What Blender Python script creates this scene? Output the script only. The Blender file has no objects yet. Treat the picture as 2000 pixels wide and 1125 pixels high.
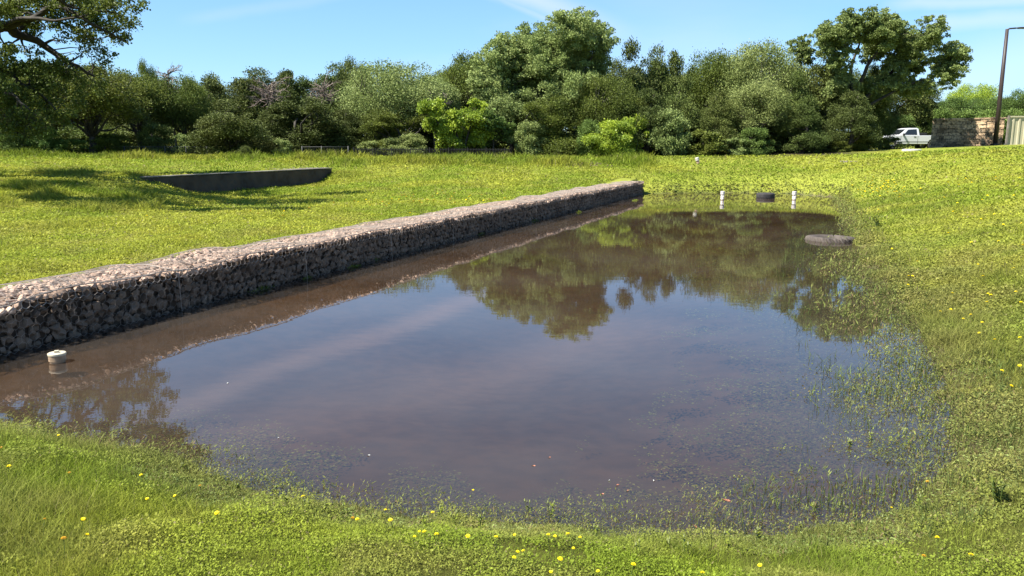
import bpy, bmesh, math, random
import numpy as np
from mathutils import Vector, Matrix, Euler

R = math.radians
scene = bpy.context.scene
col = scene.collection
# ------------------------------------------------------------------ camera, sky, sun, exposure
PITCH = R(10.2); FPX = 1555.0; EYE = 2.3
cam = bpy.data.cameras.new('camera'); camo = bpy.data.objects.new('camera', cam); col.objects.link(camo)
cam.sensor_width = 36; cam.lens = 28.0; cam.clip_end = 2000; cam.clip_start = .05
camo.location = (0, 0, EYE); camo.rotation_euler = (math.pi/2-PITCH, 0, 0)
scene.camera = camo
SUN_EL = R(54); SUN_DIR2 = Vector((-.93, -.376)).normalized()      # horizontal direction towards the sun
sdir = Vector((SUN_DIR2.x*math.cos(SUN_EL), SUN_DIR2.y*math.cos(SUN_EL), math.sin(SUN_EL)))
sl = bpy.data.lights.new('sun', 'SUN'); sl.energy = 5.0; sl.angle = R(.53); sl.color = (1, .955, .87)
so = bpy.data.objects.new('sun', sl); col.objects.link(so); so.rotation_euler = sdir.to_track_quat('Z', 'Y').to_euler()
scene.view_settings.view_transform = 'Standard'; scene.view_settings.look = 'None'
scene.view_settings.gamma = 1; scene.view_settings.exposure = 1.62
scene.view_settings.use_curve_mapping = False

def raydir(px, py):
    u = (px-1000)/FPX; v = (562.5-py)/FPX
    c, s = math.cos(PITCH), math.sin(PITCH)
    return np.array([u, c+v*s, -s+v*c])
def at(px, py, Y):
    d = raydir(px, py); t = Y/d[1]
    return Vector((d[0]*t, Y, EYE+d[2]*t))
def onz(px, py, z=0.):
    d = raydir(px, py); t = (z-EYE)/d[2]
    return Vector((d[0]*t, d[1]*t, z))

w = bpy.data.worlds.new("World"); scene.world = w; w.use_nodes = True
nt = w.node_tree; nt.nodes.clear()
N = nt.nodes.new; L = nt.links.new
out = N('ShaderNodeOutputWorld'); bg = N('ShaderNodeBackground'); sky = N('ShaderNodeTexSky')
sky.sky_type = 'NISHITA'; sky.sun_disc = False; sky.sun_elevation = SUN_EL
sky.sun_rotation = math.atan2(SUN_DIR2.x, SUN_DIR2.y)
sky.air_density = 1.0; sky.dust_density = .1; sky.ozone_density = 3.0; sky.altitude = 200
bg.inputs['Strength'].default_value = .085
tc = N('ShaderNodeTexCoord')
def wband(p, q, width, strength, noise_scale, seed):
    """a soft cloud streak along the great circle through two view directions"""
    n = Vector(p).cross(Vector(q)).normalized()
    d = N('ShaderNodeVectorMath'); d.operation = 'DOT_PRODUCT'; L(tc.outputs['Generated'], d.inputs[0]); d.inputs[1].default_value = n
    ns = N('ShaderNodeTexNoise'); ns.inputs['Scale'].default_value = noise_scale; ns.inputs['Detail'].default_value = 5
    mp = N('ShaderNodeMapping'); mp.inputs['Location'].default_value = (seed, seed*2, 0); L(tc.outputs['Generated'], mp.inputs[0]); L(mp.outputs[0], ns.inputs['Vector'])
    o = N('ShaderNodeMath'); o.operation = 'MULTIPLY_ADD'; L(ns.outputs['Fac'], o.inputs[0]); o.inputs[1].default_value = width*1.6; L(d.outputs['Value'], o.inputs[2])
    o2 = N('ShaderNodeMath'); o2.operation = 'SUBTRACT'; L(o.outputs[0], o2.inputs[0]); o2.inputs[1].default_value = width*.8
    a = N('ShaderNodeMath'); a.operation = 'ABSOLUTE'; L(o2.outputs[0], a.inputs[0])
    r = N('ShaderNodeMapRange'); r.interpolation_type = 'SMOOTHSTEP'; L(a.outputs[0], r.inputs[0])
    r.inputs[1].default_value = 0; r.inputs[2].default_value = width; r.inputs[3].default_value = strength; r.inputs[4].default_value = 0
    m = Vector(p)+Vector(q); m.normalize(); c = math.cos(Vector(p).angle(Vector(q))*.85)
    dd = N('ShaderNodeVectorMath'); dd.operation = 'DOT_PRODUCT'; L(tc.outputs['Generated'], dd.inputs[0]); dd.inputs[1].default_value = m
    r2 = N('ShaderNodeMapRange'); L(dd.outputs['Value'], r2.inputs[0]); r2.inputs[1].default_value = c; r2.inputs[2].default_value = c+(1-c)*.6
    mu = N('ShaderNodeMath'); mu.operation = 'MULTIPLY'; L(r.outputs[0], mu.inputs[0]); L(r2.outputs[0], mu.inputs[1])
    return mu.outputs[0]
def refl(px, py):
    d = raydir(px, py); d = np.array([d[0], d[1], -d[2]]); return Vector(d).normalized()
def dirv(px, py): return Vector(raydir(px, py)).normalized()
bands = [wband(refl(250, 830), refl(1000, 560), .020, .30, 5, 1), wband(refl(300, 900), refl(1100, 700), .05, .25, 4, 4),
         wband(dirv(950, -10), dirv(1090, 45), .006, .14, 9, 7), wband(dirv(420, 30), dirv(640, -5), .010, .07, 9, 9),
         wband(dirv(1840, 45), dirv(1990, 30), .014, .2, 12, 12), wband(dirv(1800, 5), dirv(2050, 0), .010, .22, 12, 15),
         wband(dirv(1850, 150), dirv(2100, 90), .05, .14, 6, 18)]
acc = bands[0]
for b in bands[1:]:
    m = N('ShaderNodeMath'); m.operation = 'MAXIMUM'; L(acc, m.inputs[0]); L(b, m.inputs[1]); acc = m.outputs[0]
ns = N('ShaderNodeTexNoise'); ns.inputs['Scale'].default_value = 2.2; ns.inputs['Detail'].default_value = 6
mp = N('ShaderNodeMapping'); mp.inputs['Scale'].default_value = (.6, 1.2, 2.5); mp.inputs['Rotation'].default_value = (0, .3, .5)
L(tc.outputs['Generated'], mp.inputs[0]); L(mp.outputs[0], ns.inputs['Vector'])
rr = N('ShaderNodeMapRange'); L(ns.outputs['Fac'], rr.inputs[0]); rr.inputs[1].default_value = .56; rr.inputs[2].default_value = .9; rr.inputs[3].default_value = 0; rr.inputs[4].default_value = .2
m = N('ShaderNodeMath'); m.operation = 'ADD'; m.use_clamp = True; L(acc, m.inputs[0]); L(rr.outputs[0], m.inputs[1])
hs = N('ShaderNodeHueSaturation'); hs.inputs['Hue'].default_value = .505; hs.inputs['Saturation'].default_value = 1.12; hs.inputs['Value'].default_value = 1.58
gm = N('ShaderNodeGamma'); gm.inputs['Gamma'].default_value = .6; L(sky.outputs[0], gm.inputs['Color'])
tn = N('ShaderNodeMixRGB'); tn.blend_type = 'MULTIPLY'; tn.inputs[0].default_value = 1; tn.inputs[2].default_value = (.62, .82, 1, 1); L(gm.outputs[0], tn.inputs[1]); L(tn.outputs[0], hs.inputs['Color'])
mx = N('ShaderNodeMixRGB'); L(m.outputs[0], mx.inputs[0]); L(hs.outputs[0], mx.inputs[1]); mx.inputs[2].default_value = (5.2, 4.7, 5.6, 1)
L(mx.outputs[0], bg.inputs['Color']); L(bg.outputs[0], out.inputs[0])

# ------------------------------------------------------------------ helpers
rng = np.random.default_rng(7)
def tag(o, label=None, cat=None, group=None, kind=None):
    if label: o['label'] = label
    if cat: o['category'] = cat
    if group: o['group'] = group
    if kind: o['kind'] = kind
    return o
def empty(name, loc=(0, 0, 0), rz=0., scale=None):
    o = bpy.data.objects.new(name, None); col.objects.link(o); o.location = loc; o.rotation_euler = (0, 0, rz)
    o.empty_display_size = .2
    if scale: o.scale = scale
    return o
def link(name, me, parent=None, mat=None):
    o = bpy.data.objects.new(name, me); col.objects.link(o)
    if mat is not None and not me.materials: me.materials.append(mat)
    if parent is not None: o.parent = parent
    return o
def copy_tree(o, parent=None):
    c = o.copy(); col.objects.link(c); c.parent = parent
    for ch in list(o.children): copy_tree(ch, c)
    return c
def npmesh(name, V, F, mat=None, smooth=False, colr=None):
    """V (n,3), F (m,k) of one polygon size"""
    me = bpy.data.meshes.new(name); V = np.asarray(V, dtype=np.float32); F = np.asarray(F, dtype=np.int32)
    me.vertices.add(len(V)); me.vertices.foreach_set('co', V.ravel())
    k = F.shape[1]; me.loops.add(F.size); me.loops.foreach_set('vertex_index', F.ravel())
    me.polygons.add(len(F)); me.polygons.foreach_set('loop_start', np.arange(0, F.size, k, dtype=np.int32))
    me.polygons.foreach_set('loop_total', np.full(len(F), k, dtype=np.int32))
    me.polygons.foreach_set('use_smooth', np.full(len(F), smooth))
    if colr is not None:
        a = me.attributes.new('tint', 'FLOAT_COLOR', 'POINT')
        c = np.ones((len(V), 4), dtype=np.float32); c[:, :3] = colr; a.data.foreach_set('color', c.ravel())
    me.update(calc_edges=True); me.validate()
    if mat: me.materials.append(mat)
    return me
class MB:
    """collects polygons of any size"""
    def __init__(s): s.v = []; s.f = []
    def add(s, v, f):
        n = len(s.v); s.v += [tuple(p) for p in v]; s.f += [tuple(i+n for i in q) for q in f]
    def box(s, c, size, M=None):
        x, y, z = [q/2 for q in size]; c = Vector(c)
        v = [Vector((a*x, b*y, d*z)) for a in (-1, 1) for b in (-1, 1) for d in (-1, 1)]
        if M is not None: v = [M @ p for p in v]
        s.add([p+c for p in v], [(0, 1, 3, 2), (4, 6, 7, 5), (0, 4, 5, 1), (2, 3, 7, 6), (0, 2, 6, 4), (1, 5, 7, 3)])
    def tube(s, pts, rad, n=6, cap=True):
        pts = [Vector(p) for p in pts]
        if not hasattr(rad, '__len__'): rad = [rad]*len(pts)
        rings = []; up = Vector((0, 0, 1)); prev = None
        for i, p in enumerate(pts):
            d = (pts[min(i+1, len(pts)-1)]-pts[max(i-1, 0)])
            if d.length < 1e-6: d = Vector((0, 0, 1))
            d.normalize()
            if prev is None:
                a = d.cross(up if abs(d.z) < .95 else Vector((1, 0, 0))).normalized()
            else:
                a = (prev-d*prev.dot(d)).normalized()
            prev = a; b = d.cross(a)
            rings.append([p+(a*math.cos(t)+b*math.sin(t))*rad[i] for t in [2*math.pi*k/n for k in range(n)]])
        v = [q for r_ in rings for q in r_]; f = []
        for i in range(len(pts)-1):
            for k in range(n):
                f.append((i*n+k, i*n+(k+1) % n, (i+1)*n+(k+1) % n, (i+1)*n+k))
        if cap: f += [tuple(range(n-1, -1, -1)), tuple((len(pts)-1)*n+k for k in range(n))]
        s.add(v, f)
    def lathe(s, prof, n=32, c=(0, 0, 0), fn=None, close=False):
        c = Vector(c); v = []; f = []; m = len(prof)
        for k in range(n):
            t = 2*math.pi*k/n
            for j, (r, z) in enumerate(prof):
                rr_ = r if fn is None else fn(r, z, t, j)
                v.append(c+Vector((rr_*math.cos(t), rr_*math.sin(t), z)))
        for k in range(n):
            k2 = (k+1) % n
            for j in range(m-1 if not close else m):
                j2 = (j+1) % m
                f.append((k*m+j, k2*m+j, k2*m+j2, k*m+j2))
        s.add(v, f)
    def build(s, name, mat, parent=None, smooth=False, bevel=0):
        me = bpy.data.meshes.new(name); me.from_pydata([tuple(p) for p in s.v], [], s.f); me.materials.append(mat)
        if bevel:
            bm = bmesh.new(); bm.from_mesh(me)
            es = [e for e in bm.edges if len(e.link_faces) == 2 and e.calc_face_angle(0) > .5]
            bmesh.ops.bevel(bm, geom=es, offset=bevel, segments=2, affect='EDGES', profile=.6)
            bm.to_mesh(me); bm.free()
        if smooth:
            me.polygons.foreach_set('use_smooth', [True]*len(me.polygons))
        me.update(); return link(name, me, parent)

# value noise
_tab = np.random.default_rng(3).random((256, 256))
def vnoise(x, y):
    x = np.asarray(x, float); y = np.asarray(y, float)
    xi = np.floor(x).astype(int); yi = np.floor(y).astype(int); fx = x-xi; fy = y-yi
    fx = fx*fx*(3-2*fx); fy = fy*fy*(3-2*fy)
    g = lambda a, b: _tab[a & 255, b & 255]
    return (g(xi, yi)*(1-fx)+g(xi+1, yi)*fx)*(1-fy)+(g(xi, yi+1)*(1-fx)+g(xi+1, yi+1)*fx)*fy
def fbm(x, y, o=3):
    s = 0; a = .5; t = 0
    for i in range(o): s = s+a*vnoise(x*2**i+17*i, y*2**i+5*i); t += a; a *= .5
    return s/t

# ------------------------------------------------------------------ materials
def mat(name, base=(.5, .5, .5), rough=.7, var=None, vscale=3., metallic=0., spec=.3, bump=0., bscale=20., transl=0., tintattr=False,
        island=0., objrand=0., fine=None, hueo=0., detail=4, cover=None):
    m = bpy.data.materials.new(name); m.use_nodes = True; nt = m.node_tree; nt.nodes.clear()
    K = .64; base = tuple(q*K for q in base); var = tuple(q*(K if not tintattr else 1/1.0*K) for q in var) if var is not None else None; fine = tuple(q*K for q in fine) if fine is not None else None
    N = nt.nodes.new; L = nt.links.new
    o = N('ShaderNodeOutputMaterial'); p = N('ShaderNodeBsdfPrincipled'); L(p.outputs[0], o.inputs[0])
    p.inputs['Roughness'].default_value = rough; p.inputs['Metallic'].default_value = metallic
    p.inputs['Specular IOR Level'].default_value = spec
    tc = N('ShaderNodeTexCoord'); geo = N('ShaderNodeNewGeometry')
    c = None
    rgb = N('ShaderNodeRGB'); rgb.outputs[0].default_value = (*base, 1); c = rgb.outputs[0]
    if var is not None:
        ns = N('ShaderNodeTexNoise'); ns.inputs['Scale'].default_value = vscale; ns.inputs['Detail'].default_value = detail
        L(geo.outputs['Position'] if tintattr or objrand else tc.outputs['Object'], ns.inputs['Vector'])
        r = N('ShaderNodeMapRange'); L(ns.outputs['Fac'], r.inputs[0]); r.inputs[1].default_value = .36; r.inputs[2].default_value = .64
        mx = N('ShaderNodeMixRGB'); L(r.outputs[0], mx.inputs[0]); L(c, mx.inputs[1]); mx.inputs[2].default_value = (*var, 1); c = mx.outputs[0]
    if fine is not None:
        ns = N('ShaderNodeTexNoise'); ns.inputs['Scale'].default_value = bscale; ns.inputs['Detail'].default_value = 6
        L(tc.outputs['Object'], ns.inputs['Vector'])
        r = N('ShaderNodeMapRange'); L(ns.outputs['Fac'], r.inputs[0]); r.inputs[1].default_value = .42; r.inputs[2].default_value = .68
        mx = N('ShaderNodeMixRGB'); L(r.outputs[0], mx.inputs[0]); L(c, mx.inputs[1]); mx.inputs[2].default_value = (*fine, 1); c = mx.outputs[0]
    if tintattr:
        at_ = N('ShaderNodeAttribute'); at_.attribute_name = 'tint'
        mx = N('ShaderNodeMixRGB'); mx.blend_type = 'MULTIPLY'; mx.inputs[0].default_value = 1; L(c, mx.inputs[1]); L(at_.outputs['Color'], mx.inputs[2]); c = mx.outputs[0]
    if island or objrand or hueo:
        hs = N('ShaderNodeHueSaturation'); L(c, hs.inputs['Color']); c = hs.outputs[0]
        val = None
        def rnd(sock, amp, center):
            mr = N('ShaderNodeMapRange'); L(sock, mr.inputs[0]); mr.inputs[3].default_value = center-amp; mr.inputs[4].default_value = center+amp; return mr.outputs[0]
        if island:
            val = rnd(geo.outputs['Random Per Island'], island, 1)
        if objrand:
            oi = N('ShaderNodeObjectInfo'); v2 = rnd(oi.outputs['Random'], objrand, 1)
            if val is not None:
                mm = N('ShaderNodeMath'); mm.operation = 'MULTIPLY'; L(val, mm.inputs[0]); L(v2, mm.inputs[1]); val = mm.outputs[0]
            else: val = v2
            if hueo:
                wn = N('ShaderNodeTexWhiteNoise'); wn.noise_dimensions = '1D'; L(oi.outputs['Random'], wn.inputs['W'])
                L(rnd(wn.outputs['Value'], hueo, .5), hs.inputs['Hue'])
        if val is not None: L(val, hs.inputs['Value'])
    L(c, p.inputs['Base Color'])
    if bump:
        nb = N('ShaderNodeTexNoise'); nb.inputs['Scale'].default_value = bscale; nb.inputs['Detail'].default_value = 6
        L(tc.outputs['Object'], nb.inputs['Vector'])
        b = N('ShaderNodeBump'); b.inputs['Strength'].default_value = bump; b.inputs['Distance'].default_value = .02
        L(nb.outputs['Fac'], b.inputs['Height']); L(b.outputs[0], p.inputs['Normal'])
    if transl:
        t = N('ShaderNodeBsdfTranslucent'); L(c, t.inputs['Color']); ms = N('ShaderNodeMixShader'); ms.inputs[0].default_value = transl
        L(p.outputs[0], ms.inputs[1]); L(t.outputs[0], ms.inputs[2]); L(ms.outputs[0], o.inputs[0])
    return m
M = {}
M['grass'] = mat('grass', (1, 1, 1), .65, (.82, .9, .85), 1.3, tintattr=True, island=.28, transl=.4, spec=.1)
M['soil'] = mat('soil', (.085, .095, .022), .95, (.13, .12, .035), .9, spec=.1, fine=(.05, .05, .02), bscale=14)
M['bark'] = mat('bark', (.045, .038, .030), .9, (.085, .075, .06), 3, bump=.5, bscale=9)
M['oak'] = mat('oak_leaf', (.20, .245, .042), .55, (.135, .18, .035), .35, island=.4, objrand=.14, hueo=.012, transl=.32, spec=.15)
M['paleoak'] = mat('pale_oak_leaf', (.36, .43, .14), .6, (.24, .305, .085), .4, island=.35, objrand=.1, hueo=.01, transl=.32, spec=.15)
M['juniper'] = mat('juniper_leaf', (.095, .13, .026), .7, (.135, .165, .036), .5, island=.45, objrand=.2, hueo=.012, transl=.18, spec=.2)
M['bright'] = mat('bright_leaf', (.50, .62, .06), .5, (.30, .42, .05), .8, island=.3, objrand=.08, transl=.42, spec=.3)
M['shrub'] = mat('shrub_leaf', (.2, .29, .065), .55, (.13, .2, .045), .8, island=.4, objrand=.2, hueo=.012, transl=.32, spec=.12)
M['deadwood'] = mat('dead_wood', (.34, .27, .22), .9, (.22, .17, .14), 2)
M['stone'] = mat('shaded_gabion_stone', (.22, .155, .105), .9, (.155, .105, .07), 1.5, island=.28, bump=.5, bscale=25, spec=.2, fine=(.17, .125, .095))  # basket face stone, its shade put into a darker colour
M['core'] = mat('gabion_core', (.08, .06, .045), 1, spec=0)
M['sunlit_stone'] = mat('sunlit_gabion_stone', (.62, .44, .33), .95, (.50, .35, .255), 1.5, island=.42, bump=.5, bscale=25, spec=.1, fine=(.34, .24, .18))  # same stone paler for the top, sunlight put into the colour
M['wire'] = mat('wire', (.40, .34, .28), .6, (.26, .21, .17), 3)
M['concrete'] = mat('concrete', (.34, .30, .25), .9, (.2, .17, .14), 1.1, fine=(.24, .21, .17), bscale=6, bump=.2, spec=.15)
M['darkconc'] = mat('dark_concrete', (.15, .105, .072), .9, (.07, .049, .034), 1.6, fine=(.10, .085, .07), bscale=5, bump=.3, spec=.15)  # mottled brown, darker than the coping concrete
M['pvc'] = mat('white_pvc', (.74, .70, .63), .45, (.6, .55, .47), 6, spec=.4)
M['pvcdirt'] = mat('muddy_pvc', (.42, .30, .19), .6, (.26, .18, .11), 14)
M['band'] = mat('stained_band', (.10, .06, .045), .7)
M['mark'] = mat('faded_red_marking', (.32, .12, .08), .7, (.6, .45, .38), 30)
M['cream'] = mat('cream_cap', (.62, .55, .40), .5, (.6, .53, .38), 9)
M['rubber'] = mat('weathered_rubber', (.14, .115, .095), .85, (.08, .066, .056), 4, bump=.3, bscale=30, spec=.2)
M['blackrubber'] = mat('black_rubber', (.035, .033, .034), .8, (.06, .055, .05), 5, spec=.25)
M['truckpaint'] = mat('white_car_paint', (.75, .76, .77), .25, spec=.5)
M['glass'] = mat('dark_glass', (.02, .024, .028), .08, spec=.6)
M['trim'] = mat('dark_trim', (.03, .03, .032), .5)
M['chrome'] = mat('chrome', (.55, .55, .56), .25, metallic=.9)
M['amber'] = mat('lamp_lens', (.7, .68, .62), .15)
M['pole'] = mat('bronze_pole', (.045, .032, .028), .5, (.06, .042, .036), 2)
M['lens'] = mat('lamp_glass', (.5, .5, .48), .3)
M['lime'] = mat('limestone', (.70, .50, .30), .95, (.42, .28, .16), .9, island=.5, bump=.6, bscale=8, fine=(.12, .10, .075))
M['sheet'] = mat('cream_sheet_metal', (.62, .56, .38), .5, (.55, .49, .32), .8)
M['fence'] = mat('galvanised_post', (.075, .075, .07), .6)
M['picket'] = mat('dark_picket', (.035, .033, .03), .7)
M['petal'] = mat('yellow_petal', (1.3, 1.05, .015), .5, transl=.25)
M['orange'] = mat('orange_petal', (.75, .42, .02), .5, transl=.25)
M['stem'] = mat('green_stem', (.12, .17, .035), .6)
M['leaflit'] = mat('fallen_leaf', (.42, .17, .10), .6, (.3, .12, .06), 20)
M['weedleaf'] = mat('weed_leaf', (.24, .29, .04), .7, transl=.35, spec=.05)
M['seedhead'] = mat('seed_head', (.30, .33, .12), .7)
M['paleleaf'] = mat('pale_speck', (.55, .55, .5), .6)
M['asphalt'] = mat('asphalt', (.05, .05, .05), .9)

# ------------------------------------------------------------------ ground
WALL_H = .60
A = np.array([-5.62, 8.55]); B = np.array([6.30, 38.3]); wd = (B-A)/np.linalg.norm(B-A); wn = np.array([wd[1], -wd[0]])   # normal towards the water
WW = 1.12
S0, S1 = -9.0, float(np.linalg.norm(B-A))
shore_px = [(1263, 378), (1350, 377), (1440, 376), (1560, 378), (1632, 384), (1655, 415), (1682, 470), (1712, 530), (1745, 600), (1800, 660), (1835, 720),
            (1856, 800), (1862, 880), (1830, 945), (1760, 1000), (1640, 1035), (1500, 1052), (1350, 1054), (1200, 1040), (1050, 1022), (900, 1010), (760, 1003),
            (640, 990), (520, 975), (430, 952), (370, 915), (300, 893), (200, 880), (110, 862), (0, 838)]
poly = [onz(*p).to_2d() for p in shore_px] + [Vector((-7, 6.6)), Vector((-9.6, 5.5)), Vector(A+wd*S0-wn*.3)]
poly = [Vector(B-wn*.3+wd*.1)] + poly
poly = np.array([tuple(p) for p in poly])
# extend the first point a little beyond the wall's far end
def sdist(x, y):
    """signed distance to the pond outline, negative in the pond"""
    x = np.asarray(x, float); y = np.asarray(y, float); d = np.full(x.shape, 1e9); ins = np.zeros(x.shape, bool)
    for i in range(len(poly)):
        a = poly[i]; b = poly[(i+1) % len(poly)]; e = b-a
        t = np.clip(((x-a[0])*e[0]+(y-a[1])*e[1])/(e@e), 0, 1)
        d = np.minimum(d, np.hypot(x-a[0]-t*e[0], y-a[1]-t*e[1]))
        c = ((a[1] > y) != (b[1] > y)) & (x < (b[0]-a[0])*(y-a[1])/(b[1]-a[1]+1e-12)+a[0])
        ins ^= c
    return np.where(ins, -d, d)
cps = []
def cp(px, py, Y): p = at(px, py, Y); cps.append((p.x, p.y, p.z))
for px, py, Y in [(-300, 303, 44), (0, 304, 44), (300, 306, 45), (650, 307, 46), (1000, 309, 46), (1258, 312, 46), (1400, 307, 48), (1550, 301, 50), (1700, 294, 52),
                  (1850, 288, 54), (1943, 284, 54), (2000, 282, 54), (2300, 275, 54), (1258, 338, 41), (1440, 335, 42), (1600, 330, 43)]: cp(px, py, Y)
cps += [(0, 0, .80), (-4, 1, .82), (-4, -8, .9), (4, -8, .9), (3.2, 1.8, .72), (6.5, 3.5, .62), (-9, 3.2, .85), (-2, 3, .66), (1.5, 3.2, .62), (9, 8, .75), (14, 10, 1.2), (11.5, 15, .95), (15, 22, 1.25), (18, 30, 1.4), (20, 38, 1.8), (12.6, 30, .42), (14.3, 33, .7), (14, 38, .9), (15, 30, .85),
        (26, 30, 2.1), (30, 12, 1.7), (-7.6, 7.6, .5), (-3.2, 18, .5), (.5, 27, .52), (4.5, 37, .62), (-11, 12, .55), (-13, 19, .6), (-6, 22, .5),
        (-9.5, 24, .42), (-12.8, 29.3, .88), (-12.25, 30.2, .46), (-11, 28, .42), (-11.5, 29.8, .40), (-11.7, 31.5, .33), (-11.2, 33, .34), (-10.1, 36, .34), (-9.7, 37.4, .38), (-9.2, 39.2, .55), (-8.8, 39.5, .72), (-8.2, 33, .45), (-7.6, 41.2, 1.12), (-5, 33, .62), (-1, 38, .85),
        (-13.6, 30, 1.15), (-14.6, 28.5, 1.12), (-13.5, 26.5, .95), (-12.2, 40, 1.2), (-18, 36, 1.25), (-17.5, 26, 1.05), (-22, 22, .9), (-22, 30, 1.15), (-40, 30, 1.2), (-30, 15, .9),
        (-30, 60, 1.3), (-10, 60, 1.25), (8, 60, 1.2), (20, 62, 1.5), (30, 64, 1.85), (42, 64, 2.0), (0, 80, 1.4), (40, 90, 2.2), (-40, 90, 1.4)]
cps = np.array(cps)
def rk(r): return np.sqrt(r*r+.3)
Kd = rk(np.hypot(cps[:, None, 0]-cps[None, :, 0], cps[:, None, 1]-cps[None, :, 1]))
n_ = len(cps); AA = np.zeros((n_+1, n_+1)); AA[:n_, :n_] = Kd; AA[:n_, n_] = 1; AA[n_, :n_] = 1
wgt = np.linalg.solve(AA, np.append(cps[:, 2], 0))
CW0 = np.array([-13.12, 28.95]); CW1 = np.array([-9.0, 40.2]); cwd = (CW1-CW0)/np.linalg.norm(CW1-CW0); cwn = np.array([cwd[1], -cwd[0]]); CWT = 1.15
def ground(x, y):
    x = np.asarray(x, float); y = np.asarray(y, float); sh = x.shape
    x = np.clip(x.ravel(), -60, 60); y = np.clip(y.ravel(), -12, 95)
    z = np.full(x.shape, wgt[n_])
    for i in range(n_): z += wgt[i]*rk(np.hypot(x-cps[i, 0], y-cps[i, 1]))
    z += .05*(fbm(x*.9, y*.9)-.5)+.02*(vnoise(x*4, y*4)-.5)
    # the ground behind the low concrete wall stands at the level of its top
    s = (x-CW0[0])*cwd[0]+(y-CW0[1])*cwd[1]; q = (x-CW0[0])*cwn[0]+(y-CW0[1])*cwn[1]
    LL = np.linalg.norm(CW1-CW0)
    e = np.clip((s+.6)/.8, 0, 1)*np.clip((LL+.6-s)/.8, 0, 1)
    back = e*np.clip((-q-.24)/.08, 0, 1)*np.clip((6+q)/4, 0, 1)
    z = z*(1-back)+back*np.maximum(z, CWT-.04)
    d = sdist(x, y)
    qw = (x-A[0])*wn[0]+(y-A[1])*wn[1]; sw = (x-A[0])*wd[0]+(y-A[1])*wd[1]
    behind = (qw < -.3) & (sw < S1+.3)
    right = np.clip((x-3)/4, 0, 1)*np.clip((34-y)/4, 0, 1)
    soft = .7+1.7*right+.75*np.clip((9-y)/3, 0, 1)*np.clip((6-x)/3, 0, 1)
    edge_ = np.clip(1.2-np.abs(d)/2, 0, 1)*np.clip((30-y)/10, .2, 1); d = d+edge_*(.55*(fbm(x*.9+4, y*.9+60, 2)-.5)+.3*(fbm(x*3.1, y*3.1+9, 2)-.5))*(.6+.8*right)
    wob = .25*(fbm(x*1.1+9, y*1.1, 3)-.5)
    do = np.maximum(d, 0)
    zo = z*(1-np.exp(-do/soft))+wob*.35*np.exp(-do/1.2)*right
    zi = -np.minimum(.02+.11*(-d)+.02*right, .5)+.10*wob
    zz = np.where(d > 0, zo, zi)
    zz = np.where(behind, z, zz)
    return zz.reshape(sh)
def gz(x, y): return float(ground(np.array([x]), np.array([y]))[0])
def hit(px, py, up=0.):
    d = raydir(px, py); t = np.linspace(1.5, 90, 4000); X = d[0]*t; Y = d[1]*t; Z = EYE+d[2]*t
    g = np.maximum(ground(X, Y), 0)+up; k = np.argmax(Z <= g)
    return Vector((X[k], Y[k], g[k]-up))
def axis(segs):
    o = []
    for a, b, n in segs: o += list(np.linspace(a, b, n, endpoint=False))
    return np.array(o+[segs[-1][1]])
gx = axis([(-900, -100, 16), (-100, -30, 35), (-30, -7, 110), (-7, 12, 190), (12, 25, 60), (25, 60, 50), (60, 120, 16), (120, 900, 14)])
gy = axis([(-300, -12, 12), (-12, 0, 36), (0, 14, 110), (14, 52, 190), (52, 100, 40), (100, 1500, 24)])
GX, GY = np.meshgrid(gx, gy, indexing='ij'); GZ = ground(GX, GY)
nx, ny = GX.shape; idx = np.arange(nx*ny).reshape(nx, ny)
F = np.stack([idx[:-1, :-1], idx[1:, :-1], idx[1:, 1:], idx[:-1, 1:]], -1).reshape(-1, 4)
tint = np.ones((nx*ny, 3)); dd = sdist(GX, GY).ravel(); zf = GZ.ravel()
wet = np.clip((.02-zf)/.05, 0, 1)[:, None]
mudcol = np.array([.165, .12, .082]); weedc = np.array([.12, .14, .045])
xx = GX.ravel(); yy = GY.ravel()
wk = np.clip(1-(-dd)/(.8+2.6*np.clip((xx-0)/6, 0, 1)*np.clip((30-yy)/10, 0, 1)), 0, 1)*np.clip(fbm(xx*1.7, yy*1.7)*3-.9, 0, 1)
wk = wk[:, None]
patch = fbm(xx*.5+3, yy*.5)[:, None]
dry = np.array([.25, .23, .05]); lush = np.array([.17, .20, .022])
land = lush*(1-patch)+dry*patch
mud = mudcol*(.7+.6*fbm(xx*.35+30, yy*.35)[:, None])
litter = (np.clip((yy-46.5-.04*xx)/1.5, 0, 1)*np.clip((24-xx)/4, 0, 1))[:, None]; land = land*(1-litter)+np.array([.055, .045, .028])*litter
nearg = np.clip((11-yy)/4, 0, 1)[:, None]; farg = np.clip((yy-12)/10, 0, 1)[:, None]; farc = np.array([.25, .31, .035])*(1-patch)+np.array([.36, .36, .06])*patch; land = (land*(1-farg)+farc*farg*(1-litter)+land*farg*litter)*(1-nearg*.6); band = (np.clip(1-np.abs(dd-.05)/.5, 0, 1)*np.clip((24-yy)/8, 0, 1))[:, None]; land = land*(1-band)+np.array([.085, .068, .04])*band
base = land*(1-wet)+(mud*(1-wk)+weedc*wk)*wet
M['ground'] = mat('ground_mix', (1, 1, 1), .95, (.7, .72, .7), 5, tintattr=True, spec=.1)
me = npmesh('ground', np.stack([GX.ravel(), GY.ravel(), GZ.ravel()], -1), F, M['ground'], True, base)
g = link('ground', me); tag(g, 'grassy ground sloping down to the flooded basin', 'ground', kind='structure')

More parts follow.
